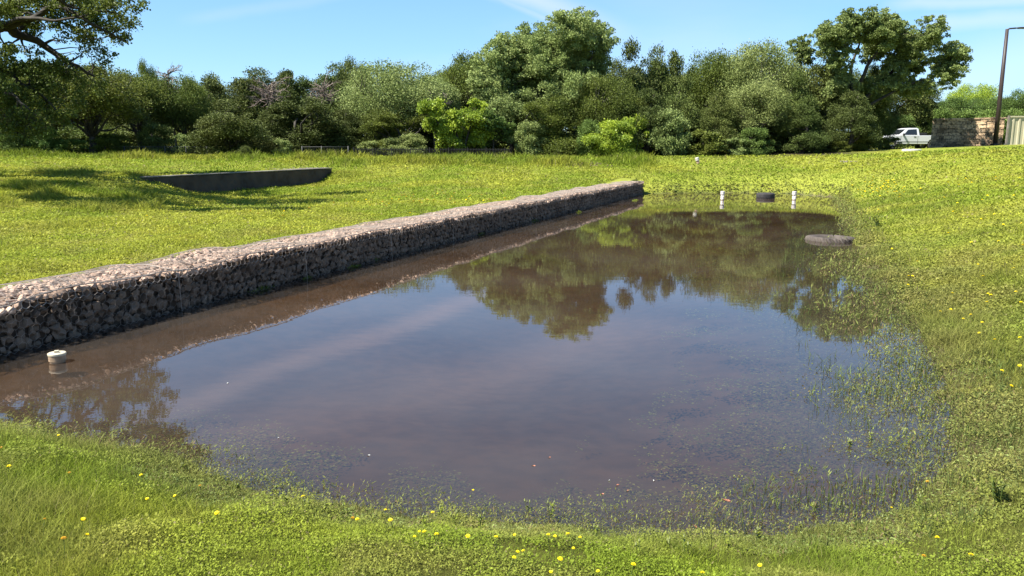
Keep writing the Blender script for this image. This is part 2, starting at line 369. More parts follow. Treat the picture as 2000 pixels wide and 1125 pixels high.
# water
wm = bpy.data.materials.new('pond_water'); wm.use_nodes = True; nt = wm.node_tree; nt.nodes.clear(); N = nt.nodes.new; L = nt.links.new
o = N('ShaderNodeOutputMaterial'); gl = N('ShaderNodeBsdfGlossy'); tr = N('ShaderNodeBsdfTransparent'); df = N('ShaderNodeBsdfDiffuse')
gl.inputs['Roughness'].default_value = .0; gl.inputs['Color'].default_value = (.95, .93, .93, 1)
tr.inputs['Color'].default_value = (.66, .56, .45, 1); df.inputs['Color'].default_value = (.060, .049, .040, 1)
m1 = N('ShaderNodeMixShader'); m1.inputs[0].default_value = .40; L(tr.outputs[0], m1.inputs[1]); L(df.outputs[0], m1.inputs[2])
fr = N('ShaderNodeFresnel'); fr.inputs['IOR'].default_value = 1.44
m2 = N('ShaderNodeMixShader'); L(fr.outputs[0], m2.inputs[0]); L(m1.outputs[0], m2.inputs[1]); L(gl.outputs[0], m2.inputs[2]); L(m2.outputs[0], o.inputs[0])
geo = N('ShaderNodeNewGeometry'); mp = N('ShaderNodeMapping'); L(geo.outputs['Position'], mp.inputs[0]); mp.inputs['Rotation'].default_value = (0, 0, .4); mp.inputs['Scale'].default_value = (1.0, 2.2, 1)
n1 = N('ShaderNodeTexNoise'); n1.inputs['Scale'].default_value = 2.4; n1.inputs['Detail'].default_value = 4; L(mp.outputs[0], n1.inputs['Vector'])
bp = N('ShaderNodeBump'); bp.inputs['Strength'].default_value = .05; bp.inputs['Distance'].default_value = .01; L(n1.outputs['Fac'], bp.inputs['Height'])
L(bp.outputs[0], gl.inputs['Normal']); L(bp.outputs[0], fr.inputs['Normal'])
# pale silt clouds in the shallow water
n2 = N('ShaderNodeTexNoise'); n2.inputs['Scale'].default_value = .35; n2.inputs['Detail'].default_value = 5; L(geo.outputs['Position'], n2.inputs['Vector'])
r2 = N('ShaderNodeMapRange'); L(n2.outputs['Fac'], r2.inputs[0]); r2.inputs[1].default_value = .35; r2.inputs[2].default_value = .65; r2.inputs[3].default_value = .12; r2.inputs[4].default_value = .45; L(r2.outputs[0], m1.inputs[0])
# the sheet ends under the gabion wall, so it never shows on the meadow behind it
wl = [tuple(A+wd*(S0)-wn*.45), tuple(B-wn*.45+wd*.2), (11.5, 42), (16, 30), (16, 2), (2, 1.5), (-8, 2)]
me = bpy.data.meshes.new('pond_water'); me.from_pydata([(x, y, 0) for x, y in wl], [], [tuple(range(len(wl)-1, -1, -1))]); me.materials.append(wm); me.update()
if me.polygons[0].normal.z < 0: me.flip_normals()
pw = link('pond_water', me); tag(pw, 'still brown pond water mirroring sky and trees', 'water', kind='structure')

# ------------------------------------------------------------------ grass and weeds (stuff)
def rhomb(P, a, b, fold=0.):
    """leaf quads: base P, half-width vector a, length vector b"""
    n = len(P); V = np.empty((n, 4, 3)); V[:, 0] = P; V[:, 1] = P+b*.5+a; V[:, 2] = P+b; V[:, 3] = P+b*.5-a
    return V.reshape(-1, 3), np.arange(n*4).reshape(n, 4)
def blades(P, a, b):
    """tapering bent blades: quad + tip as two quads sharing an edge"""
    n = len(P); V = np.empty((n, 6, 3)); mid = P+b*.55; droop = np.zeros_like(b); droop[:, :2] = b[:, :2]*.6; droop[:, 2] = -np.linalg.norm(b, axis=1)*.12
    tip = P+b+droop
    V[:, 0] = P-a; V[:, 1] = P+a; V[:, 2] = mid-a*.8; V[:, 3] = mid+a*.8; V[:, 4] = tip-a*.12; V[:, 5] = tip+a*.12
    F = np.arange(n)[:, None]*6+np.array([[0, 1, 3, 2, 2, 3, 5, 4]]); return V.reshape(-1, 3), F.reshape(-1, 4)
def rand_pts(n, d0, d1, p):
    """points in the view wedge with distance density d^-p, wider than the frame"""
    u = rng.random(n); q = 2-p
    d = (d0**q+(d1**q-d0**q)*u)**(1/q) if abs(q) > 1e-3 else d0*(d1/d0)**u
    th = rng.uniform(-.74, .74, n); return d*np.sin(th), d*np.cos(th), d
def tints(x, y, n, dsh, z):
    p1 = fbm(x*.35+3, y*.35+8, 3); p2 = fbm(x*1.5+13, y*1.5+8, 3)
    lush = np.array([.29, .365, .036]); yel = np.array([.44, .45, .055]); dryc = np.array([.36, .32, .09]); olive = np.array([.29, .27, .085])
    k = np.clip((p1-.38)/.25, 0, 1)[:, None]; c = lush*(1-k)+yel*k
    k = (np.clip((p2-.54)/.16, 0, 1)*np.where(y < 14, .5, .35))[:, None]; c = c*(1-k)+dryc*k
    # flooded, matted plants along the right shore are olive
    k = (np.clip(1.15-dsh/3.2, 0, 1)*np.clip((x-1)/3, 0, 1)*np.clip((33-y)/5, .15, 1)*np.clip(.2+fbm(x*.7, y*.7+3)*1.1, 0, 1)*np.clip((20-y)/8, .35, 1))[:, None]; k = np.maximum(k, (np.clip(1.1-dsh/.7, 0, 1))[:, None]*.75); c = c*(1-k)+olive*k
    c = c*rng.uniform(.78, 1.18, (n, 1)); r_ = rng.random(n); c[r_ < .03] = np.array([.34, .29, .12])
    return c
def wallmask(x, y):
    qw = (x-A[0])*wn[0]+(y-A[1])*wn[1]; sw = (x-A[0])*wd[0]+(y-A[1])*wd[1]
    inw = (qw < .02) & (qw > -WW-.02) & (sw < S1+.05)
    qc = (x-CW0[0])*cwn[0]+(y-CW0[1])*cwn[1]; sc = (x-CW0[0])*cwd[0]+(y-CW0[1])*cwd[1]
    inc = (qc < .06) & (qc > -.4) & (sc > 0) & (sc < 11.8)
    return inw | inc
def scatter(n, d0, d1, p, zmin=.0):
    x, y, d = rand_pts(n, d0, d1, p); z = ground(x, y); ds = sdist(x, y)
    k = (z > zmin) & ~wallmask(x, y)
    return x[k], y[k], d[k], z[k], ds[k]
def build_grass(name, label, parts):
    V = []; F = []; C = []; o = 0
    for v, f, c, per in parts:
        V.append(v); F.append(f+o); C.append(np.repeat(c, per, axis=0)); o += len(v)
    me = npmesh(name, np.concatenate(V), np.concatenate(F), M['grass'], False, np.concatenate(C)); ob = link(name, me)
    tag(ob, label, 'grass', kind='stuff'); return ob
parts = []
# carpet of small weed leaves
x, y, d, z, ds = scatter(760000, 2.4, 16, 1.7); k = (fbm(x*3.3, y*3.3+77, 2)+rng.uniform(-.1, .1, len(x)) > .66-.36*np.clip(ds/1.1, 0, 1)) | (y > 11); x, y, d, z, ds = x[k], y[k], d[k], z[k], ds[k]; n = len(x); sc = np.clip(d/4.5, .8, 9)**.7
lump = fbm(x*2.2, y*2.2, 3); hh = (.008+.12*rng.random(n)**1.2*np.clip(lump*2.4-.7, .08, 1.5))*np.minimum(sc, 1.6)
hh = hh*np.where((ds < 2.5) & (x > 3), .55, 1)
th = rng.uniform(0, 2*math.pi, n); ln = .0115*sc*rng.uniform(.5, 1.7, n)
b = np.stack([np.cos(th), np.sin(th), rng.uniform(-.1, 1.1, n)], -1); b = b/np.linalg.norm(b, axis=1)[:, None]*ln[:, None]
a = np.stack([-np.sin(th), np.cos(th), rng.uniform(-.7, .7, n)], -1)*(ln*rng.uniform(.18, .40, n))[:, None]
v, f = rhomb(np.stack([x, y, z+hh], -1), a, b); parts.append((v, f, tints(x, y, n, ds, z), 4))
# grass blades
def add_blades(nn, d0, d1, p, h0, w0, grow=.75, zmin=0., hm=None):
    x, y, d, z, ds = scatter(nn, d0, d1, p, zmin); n = len(x); sc = np.clip(d/4.5, .8, 14)**grow
    tall = np.clip(fbm(x*.8+31, y*.8+7, 3)*2.4-.7, .25, 1.5)
    h = h0*rng.uniform(.5, 1.4, n)*tall*np.clip(sc, 1, 2.6)
    h = h*np.where((x > 9) & (y > 12) & (ds > 3), .55, 1)*np.where((x > 11) & (y > 30), .6, 1)
    # the far lawn beyond the right bank is mown
    th = rng.uniform(0, 2*math.pi, n); le = rng.uniform(.05, .75, n)
    b = np.stack([np.cos(th)*le, np.sin(th)*le, np.ones(n)], -1); b = b/np.linalg.norm(b, axis=1)[:, None]*h[:, None]
    ph = rng.uniform(0, math.pi, n); wv = w0*rng.uniform(.6, 1.4, n)*sc
    a = np.stack([np.cos(ph)*wv, np.sin(ph)*wv, 0*wv], -1)
    v, f = blades(np.stack([x, y, z-.01], -1), a, b); c = tints(x, y, n, ds, z)
    parts.append((v, f, c, 6))
add_blades(430000, 2.4, 14, 1.8, .095, .0013)
add_blades(60000, 2.4, 9, 1.6, .15, .0013)
add_blades(420000, 10, 60, 1.95, .055, .0016, .95)
# broad mats of leafy weeds over the meadow
x, y, d, z, ds = scatter(520000, 10, 52, 1.9); n = len(x); sc = np.clip(d/4.5, .8, 12)**.85
th = rng.uniform(0, 2*math.pi, n); ln = .0125*sc*rng.uniform(.6, 1.5, n)
lump = fbm(x*1.6, y*1.6, 3); hh = (.01+.09*rng.random(n)*np.clip(lump*2-.5, .1, 1.3))*np.where((x > 9), .5, 1)
b = np.stack([np.cos(th), np.sin(th), rng.uniform(0, 1.2, n)], -1); b = b/np.linalg.norm(b, axis=1)[:, None]*ln[:, None]
a = np.stack([-np.sin(th), np.cos(th), rng.uniform(-.5, .5, n)], -1)*(ln*.38)[:, None]
v, f = rhomb(np.stack([x, y, z+hh], -1), a, b); parts.append((v, f, tints(x, y, n, ds, z), 4))
build_grass('meadow_grass', 'bright green grass and clover covering the banks and meadow', parts)
# tall rough grass on the crest in front of the trees
parts = []
xs = rng.uniform(-32, 8, 26000); ys = 44.5+rng.normal(0, 1.3, 26000)+.04*xs; zs = ground(xs, ys); n = len(xs)
h = rng.uniform(.15, .55, n)*np.clip(fbm(xs*.7, ys*.7)*2-.4, .3, 1.3); th = rng.uniform(0, 6.28, n); le = rng.uniform(.05, .5, n)
b = np.stack([np.cos(th)*le, np.sin(th)*le, np.ones(n)], -1)*h[:, None]; ph = rng.uniform(0, math.pi, n)
a = np.stack([np.cos(ph), np.sin(ph), 0*ph], -1)*.018
v, f = blades(np.stack([xs, ys, zs-.02], -1), a, b); parts.append((v, f, tints(xs, ys, n, ys*0+9, zs)*.9, 6))
# tall weeds around the concrete wall foot
s = rng.uniform(.6, 12.4, 8000); q = np.abs(rng.normal(0, 1.1, 8000))+.15; xs = CW0[0]+cwd[0]*s+cwn[0]*q; ys = CW0[1]+cwd[1]*s+cwn[1]*q; zs = ground(xs, ys); n = len(xs)
h = rng.uniform(.05, .19, n); th = rng.uniform(0, 6.28, n); le = rng.uniform(.05, .5, n)
b = np.stack([np.cos(th)*le, np.sin(th)*le, np.ones(n)], -1)*h[:, None]; ph = rng.uniform(0, math.pi, n); a = np.stack([np.cos(ph), np.sin(ph), 0*ph], -1)*.012
v, f = blades(np.stack([xs, ys, zs-.02], -1), a, b); parts.append((v, f, tints(xs, ys, n, ys*0+9, zs), 6))
# rank tufts on the shaded mound at the left
xs = rng.uniform(-20, -8.6, 60000); ys = rng.uniform(20.5, 30.5, 60000); pn = fbm(xs*.8+5, ys*.8, 3); k = (pn > .5) & (xs < -9-(ys-20)*.36) & ((xs-CW0[0])*cwn[0]+(ys-CW0[1])*cwn[1] > -8) & ~wallmask(xs, ys); xs, ys, pn = xs[k], ys[k], pn[k]; zs = ground(xs, ys); n = len(xs)
h = rng.uniform(.08, .36, n)*np.clip((pn-.46)*5, .3, 1.2); th = rng.uniform(0, 6.28, n); le = rng.uniform(.1, .8, n)
b = np.stack([np.cos(th)*le, np.sin(th)*le, np.ones(n)], -1)*h[:, None]; ph = rng.uniform(0, math.pi, n); a = np.stack([np.cos(ph), np.sin(ph), 0*ph], -1)*.009
v, f = blades(np.stack([xs, ys, zs-.02], -1), a, b); parts.append((v, f, tints(xs, ys, n, ys*0+9, zs), 6))
build_grass('tall_grass', 'tall rough grass along the crest and the foot of the concrete wall', parts)
# flooded plants in the shallow margins
parts = []
TY = onz(1624, 480)
def margin(nn, dmax, zlo, zhi, ln0, narrow=.4, upright=.3, seed=0, rightonly=True, dens=.5, nb=.12):
    x, y, d = rand_pts(nn, 3.6, 42, 1.7); ds = sdist(x, y); z = ground(x, y)
    rt = np.clip((x-.2)/3.5, 0, 1)*np.clip((27-y)/12, .12, 1); lim = dmax*(.25+rt)+nb*np.clip((9-y)/3, 0, 1)
    pn = fbm(x*1.9+seed, y*1.9, 3)
    tyre_gap = np.hypot(x-TY.x, y-TY.y) > .95
    k = tyre_gap & (ds < .5) & (ds > -lim) & (pn > dens-.26*np.clip(1+ds/lim*1.6, 0, 1)+.14*(-ds/lim)) & ~wallmask(x, y) & (((x-A[0])*wn[0]+(y-A[1])*wn[1]) > .8)
    x, y, d, ds, z = x[k], y[k], d[k], ds[k], z[k]; n = len(x); sc = np.clip(d/4.5, .8, 9)**.8
    zz = rng.uniform(zlo, zhi, n); zz = np.maximum(zz, z+.005)
    th = rng.uniform(0, 6.28, n); ln = ln0*sc*rng.uniform(.5, 1.5, n)
    b = np.stack([np.cos(th), np.sin(th), rng.uniform(-.1, .1, n)+upright*rng.random(n)], -1); b = b/np.linalg.norm(b, axis=1)[:, None]*ln[:, None]
    a = np.stack([-np.sin(th), np.cos(th), rng.uniform(-.3, .3, n)], -1)*(ln*narrow)[:, None]
    v, f = rhomb(np.stack([x, y, zz], -1), a, b)
    ol = (np.array([.27, .29, .075]) if zhi > 0 else np.array([.40, .48, .15]))*rng.uniform(.4, 1.25, (n, 1)); ol[rng.random(n) < .15] = (.26, .19, .09)
    parts.append((v, f, ol, 4))
margin(330000, .75, .0, .05, .011, narrow=.28, upright=.9, seed=2, dens=.47)
margin(300000, .9, .0, .10, .012, narrow=.2, upright=1.2, seed=21, dens=.46, nb=.24)
margin(150000, 1.5, .0, .04, .012, narrow=.3, upright=.9, seed=2, dens=.60)
margin(330000, 4.2, -.13, -.012, .021, narrow=.25, upright=.1, seed=2, dens=.46)
margin(160000, .9, -.02, .05, .03, narrow=.09, upright=1.6, seed=11, dens=.42)
build_grass('flooded_weeds', 'olive green weeds standing in the shallow flooded margin', parts)
# upright stalks poking out of the water at the right shore
parts = []
x, y, d = rand_pts(60000, 4, 24, 1.6); ds = sdist(x, y); pn = fbm(x*2.4+5, y*2.4+50, 3)
k = (x > 1.0) & (ds < .6) & (ds > -1.7*np.clip((x)/4, .3, 1)) & (pn > .52); x, y, d = x[k], y[k], d[k]; n = len(x); z = ground(x, y)
h = rng.uniform(.03, .14, n); th = rng.uniform(0, 6.28, n); le = rng.uniform(0, .35, n)
b = np.stack([np.cos(th)*le, np.sin(th)*le, np.ones(n)], -1)*(h-np.minimum(z, 0)*1.)[:, None]; ph = rng.uniform(0, math.pi, n); a = np.stack([np.cos(ph), np.sin(ph), 0*ph], -1)*(.0022*np.clip(d/4.5, 1, 3))[:, None]
v, f = blades(np.stack([x, y, z], -1), a, b); parts.append((v, f, np.array([.15, .19, .05])*rng.uniform(.6, 1.4, (n, 1)), 6))
build_grass('water_reeds', 'thin upright stalks poking out of the water by the right bank', parts)

# ------------------------------------------------------------------ gabion wall
def stone_proto(seed, flat=1.):
    r_ = random.Random(seed); bm = bmesh.new()
    for _ in range(15):
        v = Vector((r_.gauss(0, 1), r_.gauss(0, 1), r_.gauss(0, 1))).normalized()*r_.uniform(.85, 1.1); v.z *= flat; v.x *= r_.uniform(.8, 1.25); bm.verts.new(v)
    res = bmesh.ops.convex_hull(bm, input=bm.verts)
    bmesh.ops.delete(bm, geom=[e for e in res['geom_interior'] if isinstance(e, bmesh.types.BMVert)], context='VERTS')
    bm.verts.index_update(); bmesh.ops.triangulate(bm, faces=bm.faces)
    V = np.array([tuple(v.co) for v in bm.verts]); F = np.array([[v.index for v in f.verts] for f in bm.faces]); bm.free(); return V, F
protos = [stone_proto(i, .75) for i in range(24)]
def rotm(r_):
    e = Euler((r_.uniform(0, 6.28), r_.uniform(0, 6.28), r_.uniform(0, 6.28))).to_matrix(); return np.array(e)
def W(s, q, z):
    """wall coordinates: along, towards the water, up"""
    return np.array([A[0]+wd[0]*s+wn[0]*q, A[1]+wd[1]*s+wn[1]*q, z])
Wm = np.array([[wd[0], wn[0], 0], [wd[1], wn[1], 0], [0, 0, 1]])
BL = 2.9
def topz(s, q):
    """uneven top of the baskets, sagging between their ribs"""
    ph = (s % BL)/BL
    return WALL_H+.045*(float(vnoise(s*.8, q*2+4))-.5)+.05*(float(vnoise(s*2.1+40, q*2))-.5)+.035*math.sin(ph*math.pi)-.02-.05*max(0, abs(q+WW/2)/(WW/2)-.6)
gw = empty('gabion_wall', tuple(W(14, -WW/2, 0)))
tag(gw, 'long low wall of wire baskets filled with tan rocks along the left edge of the pond', 'gabion wall')
gwi = Matrix.Translation(-gw.location)
def hexnet(fn, s0, s1, t0, t1, cw, ch, rad):
    """hexagonal wire net over fn(s,t) -> point"""
    segs = []; i = 0; t = t0; row = 0
    nrow = int((t1-t0)/(ch*.75))+1; ncol = int((s1-s0)/cw)+1
    for r_ in range(nrow):
        off = cw/2 if r_ % 2 else 0; tt = t0+r_*ch*.75
        for c_ in range(ncol):
            ss = s0+c_*cw+off
            pa = (ss-cw/2, tt+ch*.25); pb = (ss, tt); pc = (ss+cw/2, tt+ch*.25); pd = (ss+cw/2, tt+ch*.75)
            segs += [(pa, pb), (pb, pc), (pc, pd)]
    P0 = []; P1 = []
    for p, q in segs:
        if max(p[0], q[0]) > s1 or min(p[0], q[0]) < s0 or max(p[1], q[1]) > t1: continue
        P0.append(fn(*p)); P1.append(fn(*q))
    P0 = np.array(P0); P1 = np.array(P1); d = P1-P0; d /= np.linalg.norm(d, axis=1)[:, None]+1e-9
    up = np.array([.31, .17, .93]); a = np.cross(d, up); a /= np.linalg.norm(a, axis=1)[:, None]+1e-9; b = np.cross(d, a)
    n = len(P0); V = np.empty((n, 6, 3))
    for k in range(3):
        o_ = (a*math.cos(k*2.094)+b*math.sin(k*2.094))*rad; V[:, k] = P0+o_; V[:, 3+k] = P1+o_
    F = np.arange(n)[:, None]*6+np.array([[0, 1, 4, 3, 1, 2, 5, 4, 2, 0, 3, 5]]); return V.reshape(-1, 3), F.reshape(-1, 4)
rs = random.Random(5)
nb = int((S1-S0)/BL)+1
for k in range(nb):
    s0 = S0+k*BL; s1 = min(s0+BL, S1)
    if s1-s0 < .4: break
    VV = []; FF = []; off = 0
    def put(c, r_, sq=(1, 1, 1)):
        global off
        V, F = protos[rs.randrange(24)]; V = (V @ rotm(rs).T)*r_*np.array(sq); V = V @ Wm.T+c
        VV.append(V); FF.append(F+off); off += len(V)
    near = s0 < 16
    st = .098 if near else .125
    s = s0+.05
    while s < s1-.02:                                   # face towards the water
        z = -.22
        while z < WALL_H-.07:
            r_ = rs.uniform(.048, .085)*st/.098
            put(W(s+rs.uniform(-.04, .04), -.10+rs.uniform(-.02, .015), z+rs.uniform(-.03, .03)), r_, (1.1, .8, 1)); z += st*rs.uniform(.85, 1.1)
        s += st*rs.uniform(.95, 1.2)
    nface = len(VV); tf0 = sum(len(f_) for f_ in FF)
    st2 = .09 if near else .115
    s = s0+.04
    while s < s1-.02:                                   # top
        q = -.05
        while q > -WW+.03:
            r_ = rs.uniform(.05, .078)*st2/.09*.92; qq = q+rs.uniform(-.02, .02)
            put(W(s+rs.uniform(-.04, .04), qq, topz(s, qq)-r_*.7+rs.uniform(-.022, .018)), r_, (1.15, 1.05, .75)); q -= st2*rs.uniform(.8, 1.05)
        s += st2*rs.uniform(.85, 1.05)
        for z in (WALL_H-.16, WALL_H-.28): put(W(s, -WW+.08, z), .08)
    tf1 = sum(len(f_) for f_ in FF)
    if k == nb-1 or s1 >= S1-.01:
        q = -.08
        while q > -WW:
            z = -.1
            while z < WALL_H-.08: put(W(S1-.07, q, z), .09, (.8, 1, 1)); z += .14
            q -= .14
    V, F = np.concatenate(VV), np.concatenate(FF)
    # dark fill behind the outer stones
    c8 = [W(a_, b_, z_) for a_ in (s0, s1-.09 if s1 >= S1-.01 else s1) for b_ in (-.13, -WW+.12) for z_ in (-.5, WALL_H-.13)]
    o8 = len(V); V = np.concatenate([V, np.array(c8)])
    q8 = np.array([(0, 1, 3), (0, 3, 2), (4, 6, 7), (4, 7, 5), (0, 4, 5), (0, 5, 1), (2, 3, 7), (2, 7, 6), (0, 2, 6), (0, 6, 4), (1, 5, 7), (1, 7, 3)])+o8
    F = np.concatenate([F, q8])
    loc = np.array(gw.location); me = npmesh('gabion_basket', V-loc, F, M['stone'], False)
    me.materials.append(M['core']); me.materials.append(M['sunlit_stone']); mi = np.zeros(len(F), dtype=np.int32); mi[tf0:tf1] = 2; mi[-12:] = 1; me.polygons.foreach_set('material_index', mi)  # top stones get the painted sunlit tone, face stones the shaded one
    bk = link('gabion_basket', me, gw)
    rad = .0032 if near else .004
    def ftop(s, t): return W(s, -t-.0, topz(s, -t)+.012+.012*float(vnoise(s*9, t*9)))
    def fface(s, t):
        z = WALL_H-.015-t; return W(s, .012+.02*float(vnoise(s*6, t*6+9))-.02*max(0, .05-t)/.05, z)
    V1, F1 = hexnet(ftop, s0, s1, 0.01, WW-.01, .10, .115, rad); V2, F2 = hexnet(fface, s0, s1, 0., .12, .10, .115, rad*1.35); V2b, F2b = hexnet(fface, s0, s1, .125, WALL_H+.1, .10, .115, .0013)
    tb = MB()
    tb.tube([W(s0+i*(s1-s0)/14, .0+.01*rs.random(), topz(s0+i*(s1-s0)/14, 0)+.012) for i in range(15)], .008, 4)
    tb.tube([W(s0+i*(s1-s0)/14, -WW+.01, topz(s0+i*(s1-s0)/14, -WW)+.01) for i in range(15)], .006, 4)
    tb.tube([W(s0, -WW+.02, topz(s0, -WW)+.02), W(s0, -WW/2, topz(s0, -WW/2)+.025), W(s0, .0, topz(s0, 0)+.012), W(s0, .02, 0), W(s0, .02, -.3)], .006, 4)
    V3 = np.array([tuple(p) for p in tb.v]); F3 = np.array([f for f in tb.f if len(f) == 4])
    VW = np.concatenate([V1, V2, V3, V2b])-loc; FW = np.concatenate([F1, F2+len(V1), F3+len(V1)+len(V2), F2b+len(V1)+len(V2)+len(V3)])
    link('wire_mesh', npmesh('wire_mesh', VW, FW, M['wire'], False), bk)

# ------------------------------------------------------------------ concrete wall in the meadow
LL = float(np.linalg.norm(CW1-CW0)); zb = -.2
cw = empty('concrete_wall', (CW0[0], CW0[1], .4), math.atan2(cwd[1], cwd[0]))
tag(cw, 'low dark concrete retaining wall with pale top sunk in the meadow', 'wall')
mb = MB(); mb.box((LL/2, .17, (CWT-.4+zb-.4)/2-.02), (LL, .34, CWT-zb-.04)); mb.build('wall', M['darkconc'], cw, bevel=.015)
mb = MB(); mb.box((LL/2, .17, CWT-.4+.0), (LL+.04, .38, .04)); mb.build('coping', M['concrete'], cw, bevel=.008)
mb = MB(); mb.box((LL-1.3, 1.15, CWT-.4+.003), (2.9, 1.5, .05)); mb.build('apron_slab', M['concrete'], cw, bevel=.01)

# ------------------------------------------------------------------ pipes
def pipe(px, py, label, h, r, cap_h=.12):
    p = onz(px, py); e = empty('drain_pipe', (p.x, p.y, 0)); tag(e, label, 'pipe', 'white pipes standing in the far end of the pond')
    mb = MB(); mb.lathe([(0, -.4), (r, -.4), (r, h-cap_h), (0, h-cap_h)], 24); mb.build('pipe', M['pvc'], e, True)
    mb = MB(); mb.lathe([(r+.002, h-cap_h-.02), (r+.018, h-cap_h-.02), (r+.018, h-.015), (r+.006, h), (0, h)], 24); mb.build('cap', M['pvc'], e)
    mb = MB(); mb.lathe([(r+.004, h-cap_h-.045), (r+.012, h-cap_h-.045), (r+.012, h-cap_h-.02), (r+.004, h-cap_h-.02)], 24); mb.build('clamp', M['band'], e)
    mb = MB(); mb.lathe([(r+.003, .0), (r+.005, .0), (r+.005, .025), (r+.003, .025)], 24); mb.build('mud_line', M['band'], e)
    return e, r
e, r_ = pipe(1410.5, 390.5, 'left one of two white upright pipes in the pond, with a red mark', .37, .07)
mb = MB()
for i in range(9):
    t0 = -1.9+i*.09; mb.add([(math.cos(t)*(r_+.004), math.sin(t)*(r_+.004), z) for t, z in ((t0, .05+.03*abs(i-4)/4), (t0+.05, .05+.03*abs(i-4)/4), (t0+.05, .16-.03*abs(i-4)/4), (t0, .16-.03*abs(i-4)/4))], [(0, 1, 2, 3)])
mb.build('red_mark', M['mark'], e)
e, r_ = pipe(1550.5, 390.5, 'right one of two white upright pipes in the pond, beside the small black tyre', .36, .075)
mb = MB()
for i in range(4):
    t0 = -1.75+i*.1; mb.add([(math.cos(t)*(r_+.004), math.sin(t)*(r_+.004), z) for t, z in ((t0, .07), (t0+.06, .07), (t0+.06, .15), (t0, .15))], [(0, 1, 2, 3)])
mb.build('red_mark', M['mark'], e)
# leaning pipe on the far bank
p = hit(1364, 321); e = empty('leaning_pipe', (p.x, p.y, p.z)); e.rotation_euler = (0, R(-17), 0)
tag(e, 'short white pipe leaning left on the grass bank beyond the pond', 'pipe')
mb = MB(); mb.lathe([(0, -.2), (.085, -.2), (.085, .26), (0, .26)], 20); mb.build('pipe', M['pvcdirt'], e, True)
mb = MB(); mb.lathe([(.088, .22), (.11, .22), (.11, .36), (.095, .38), (0, .38)], 20); mb.build('cap', M['pvc'], e)
# nearest cleanout in the water
p = onz(113, 707); e = empty('cleanout_pipe', (p.x, p.y, 0), .4); e.scale = (.8, .8, .8); tag(e, 'wide cream capped pipe stub in the shaded water near the gabion wall', 'pipe')
mb = MB(); mb.lathe([(0, -.4), (.093, -.4), (.093, .02), (.106, .025), (.106, .105), (0, .105)], 40); mb.build('pipe', M['pvcdirt'], e)
mb = MB(); mb.lathe([(.1, .1), (.111, .1), (.113, .108), (.113, .125), (.106, .131), (0, .133)], 40); mb.build('cap', M['cream'], e)
mb = MB(); mb.box((0, 0, .145), (.055, .055, .03)); mb.build('cap_nut', M['cream'], e, bevel=.004)

# ------------------------------------------------------------------ tyres
def tyre_mesh(name, R1, Hh, matn, lugs, lugd, hole, parent, cx=(0, 0, 0), segs=160):
    prof = []
    for i in range(13):                                # outer tread bulge from bottom to top, then sidewall in
        t = i/12; z = -Hh/2+Hh*t; prof.append((R1*(1-.05*abs(2*t-1)**3), z))
    prof += [(R1*.90, Hh*.55), (R1*.78, Hh*.58), (R1*.66, Hh*.52), (hole, Hh*.36), (hole, -Hh*.36), (R1*.66, -Hh*.52), (R1*.80, -Hh*.57), (R1*.9, -Hh*.54)]
    def fn(r, z, t, j):
        if lugs and j <= 13:
            ph = (t*lugs/(2*math.pi)+(z/Hh+.5)*1.5) % 1.0
            k = min(1, max(0, (abs(ph-.5)-.23)/.08)); edge = 1 if j <= 12 else .5
            if z > -Hh*.1 or True: return r-lugd*k*edge*(.35+.65*min(1, (z/Hh+.5)*1.6))
        return r
    mb = MB(); mb.lathe(prof, segs, cx, fn, close=True); return mb.build(name, M[matn], parent, True)
p = onz(1624, 474.5)
p = Vector((p.x, p.y+.5, 0)); e = empty('tractor_tyre', (p.x+.2, p.y+.09, -.10)); e.rotation_euler = (R(-.5), R(1.0), .3)
tag(e, 'big grey tractor tyre with slanted lugs lying flat in the water', 'tyre')
tyre_mesh('tread', .60, .33, 'rubber', 24, .055, .30, e, segs=432)
mb = MB(); mb.lathe([(.40, .172), (.42, .186), (.44, .172)], 64); mb.build('rim_bead', M['rubber'], e, True)
p = onz(1496, 387); e = empty('car_tyre', (p.x+.1, p.y+.4, .075)); tag(e, 'small black tyre lying flat at the far edge of the pond', 'tyre')
tyre_mesh('tread', .395, .225, 'blackrubber', 0, 0, .2, e, segs=64)
mb = MB()
for z in (-.05, 0, .05): mb.lathe([(.394, z-.006), (.399, z-.004), (.399, z+.004), (.394, z+.006)], 64)
mb.build('tread_rib', M['blackrubber'], e)

# ------------------------------------------------------------------ street lamp
base = at(1943, 284, 54); zt = at(1967, 57, 54).z
e = empty('street_lamp', tuple(base)); tag(e, 'tall dark brown lamp post with a flat lamp head beside the stone wall', 'street lamp')
H_ = zt-base.z
mb = MB(); mb.tube([(0, 0, -.3), (0, 0, H_*.5), (0, 0, H_)], [.15, .13, .10], 12); mb.build('pole', M['pole'], e, True)
mb = MB(); mb.box((0, 0, .06), (.42, .42, .12)); mb.build('base_plate', M['pole'], e, bevel=.01)
mb = MB(); mb.tube([(0, 0, H_-.05), (.15, 0, H_+.03), (.55, 0, H_+.06)], .05, 8); mb.build('arm', M['pole'], e, True)
mb = MB(); mb.lathe([(0, -.05), (.2, -.05), (.26, -.02), (.24, .02), (.1, .05), (0, .055)], 20)
mb.v = [(p[0]*2.0+1.0, p[1]*.8, p[2]+H_+.08) for p in mb.v]; mb.build('lamp_head', M['pole'], e, True)
mb = MB(); mb.box((1.0, 0, H_+.022), (.5, .22, .012)); mb.build('lens', M['lens'], e)

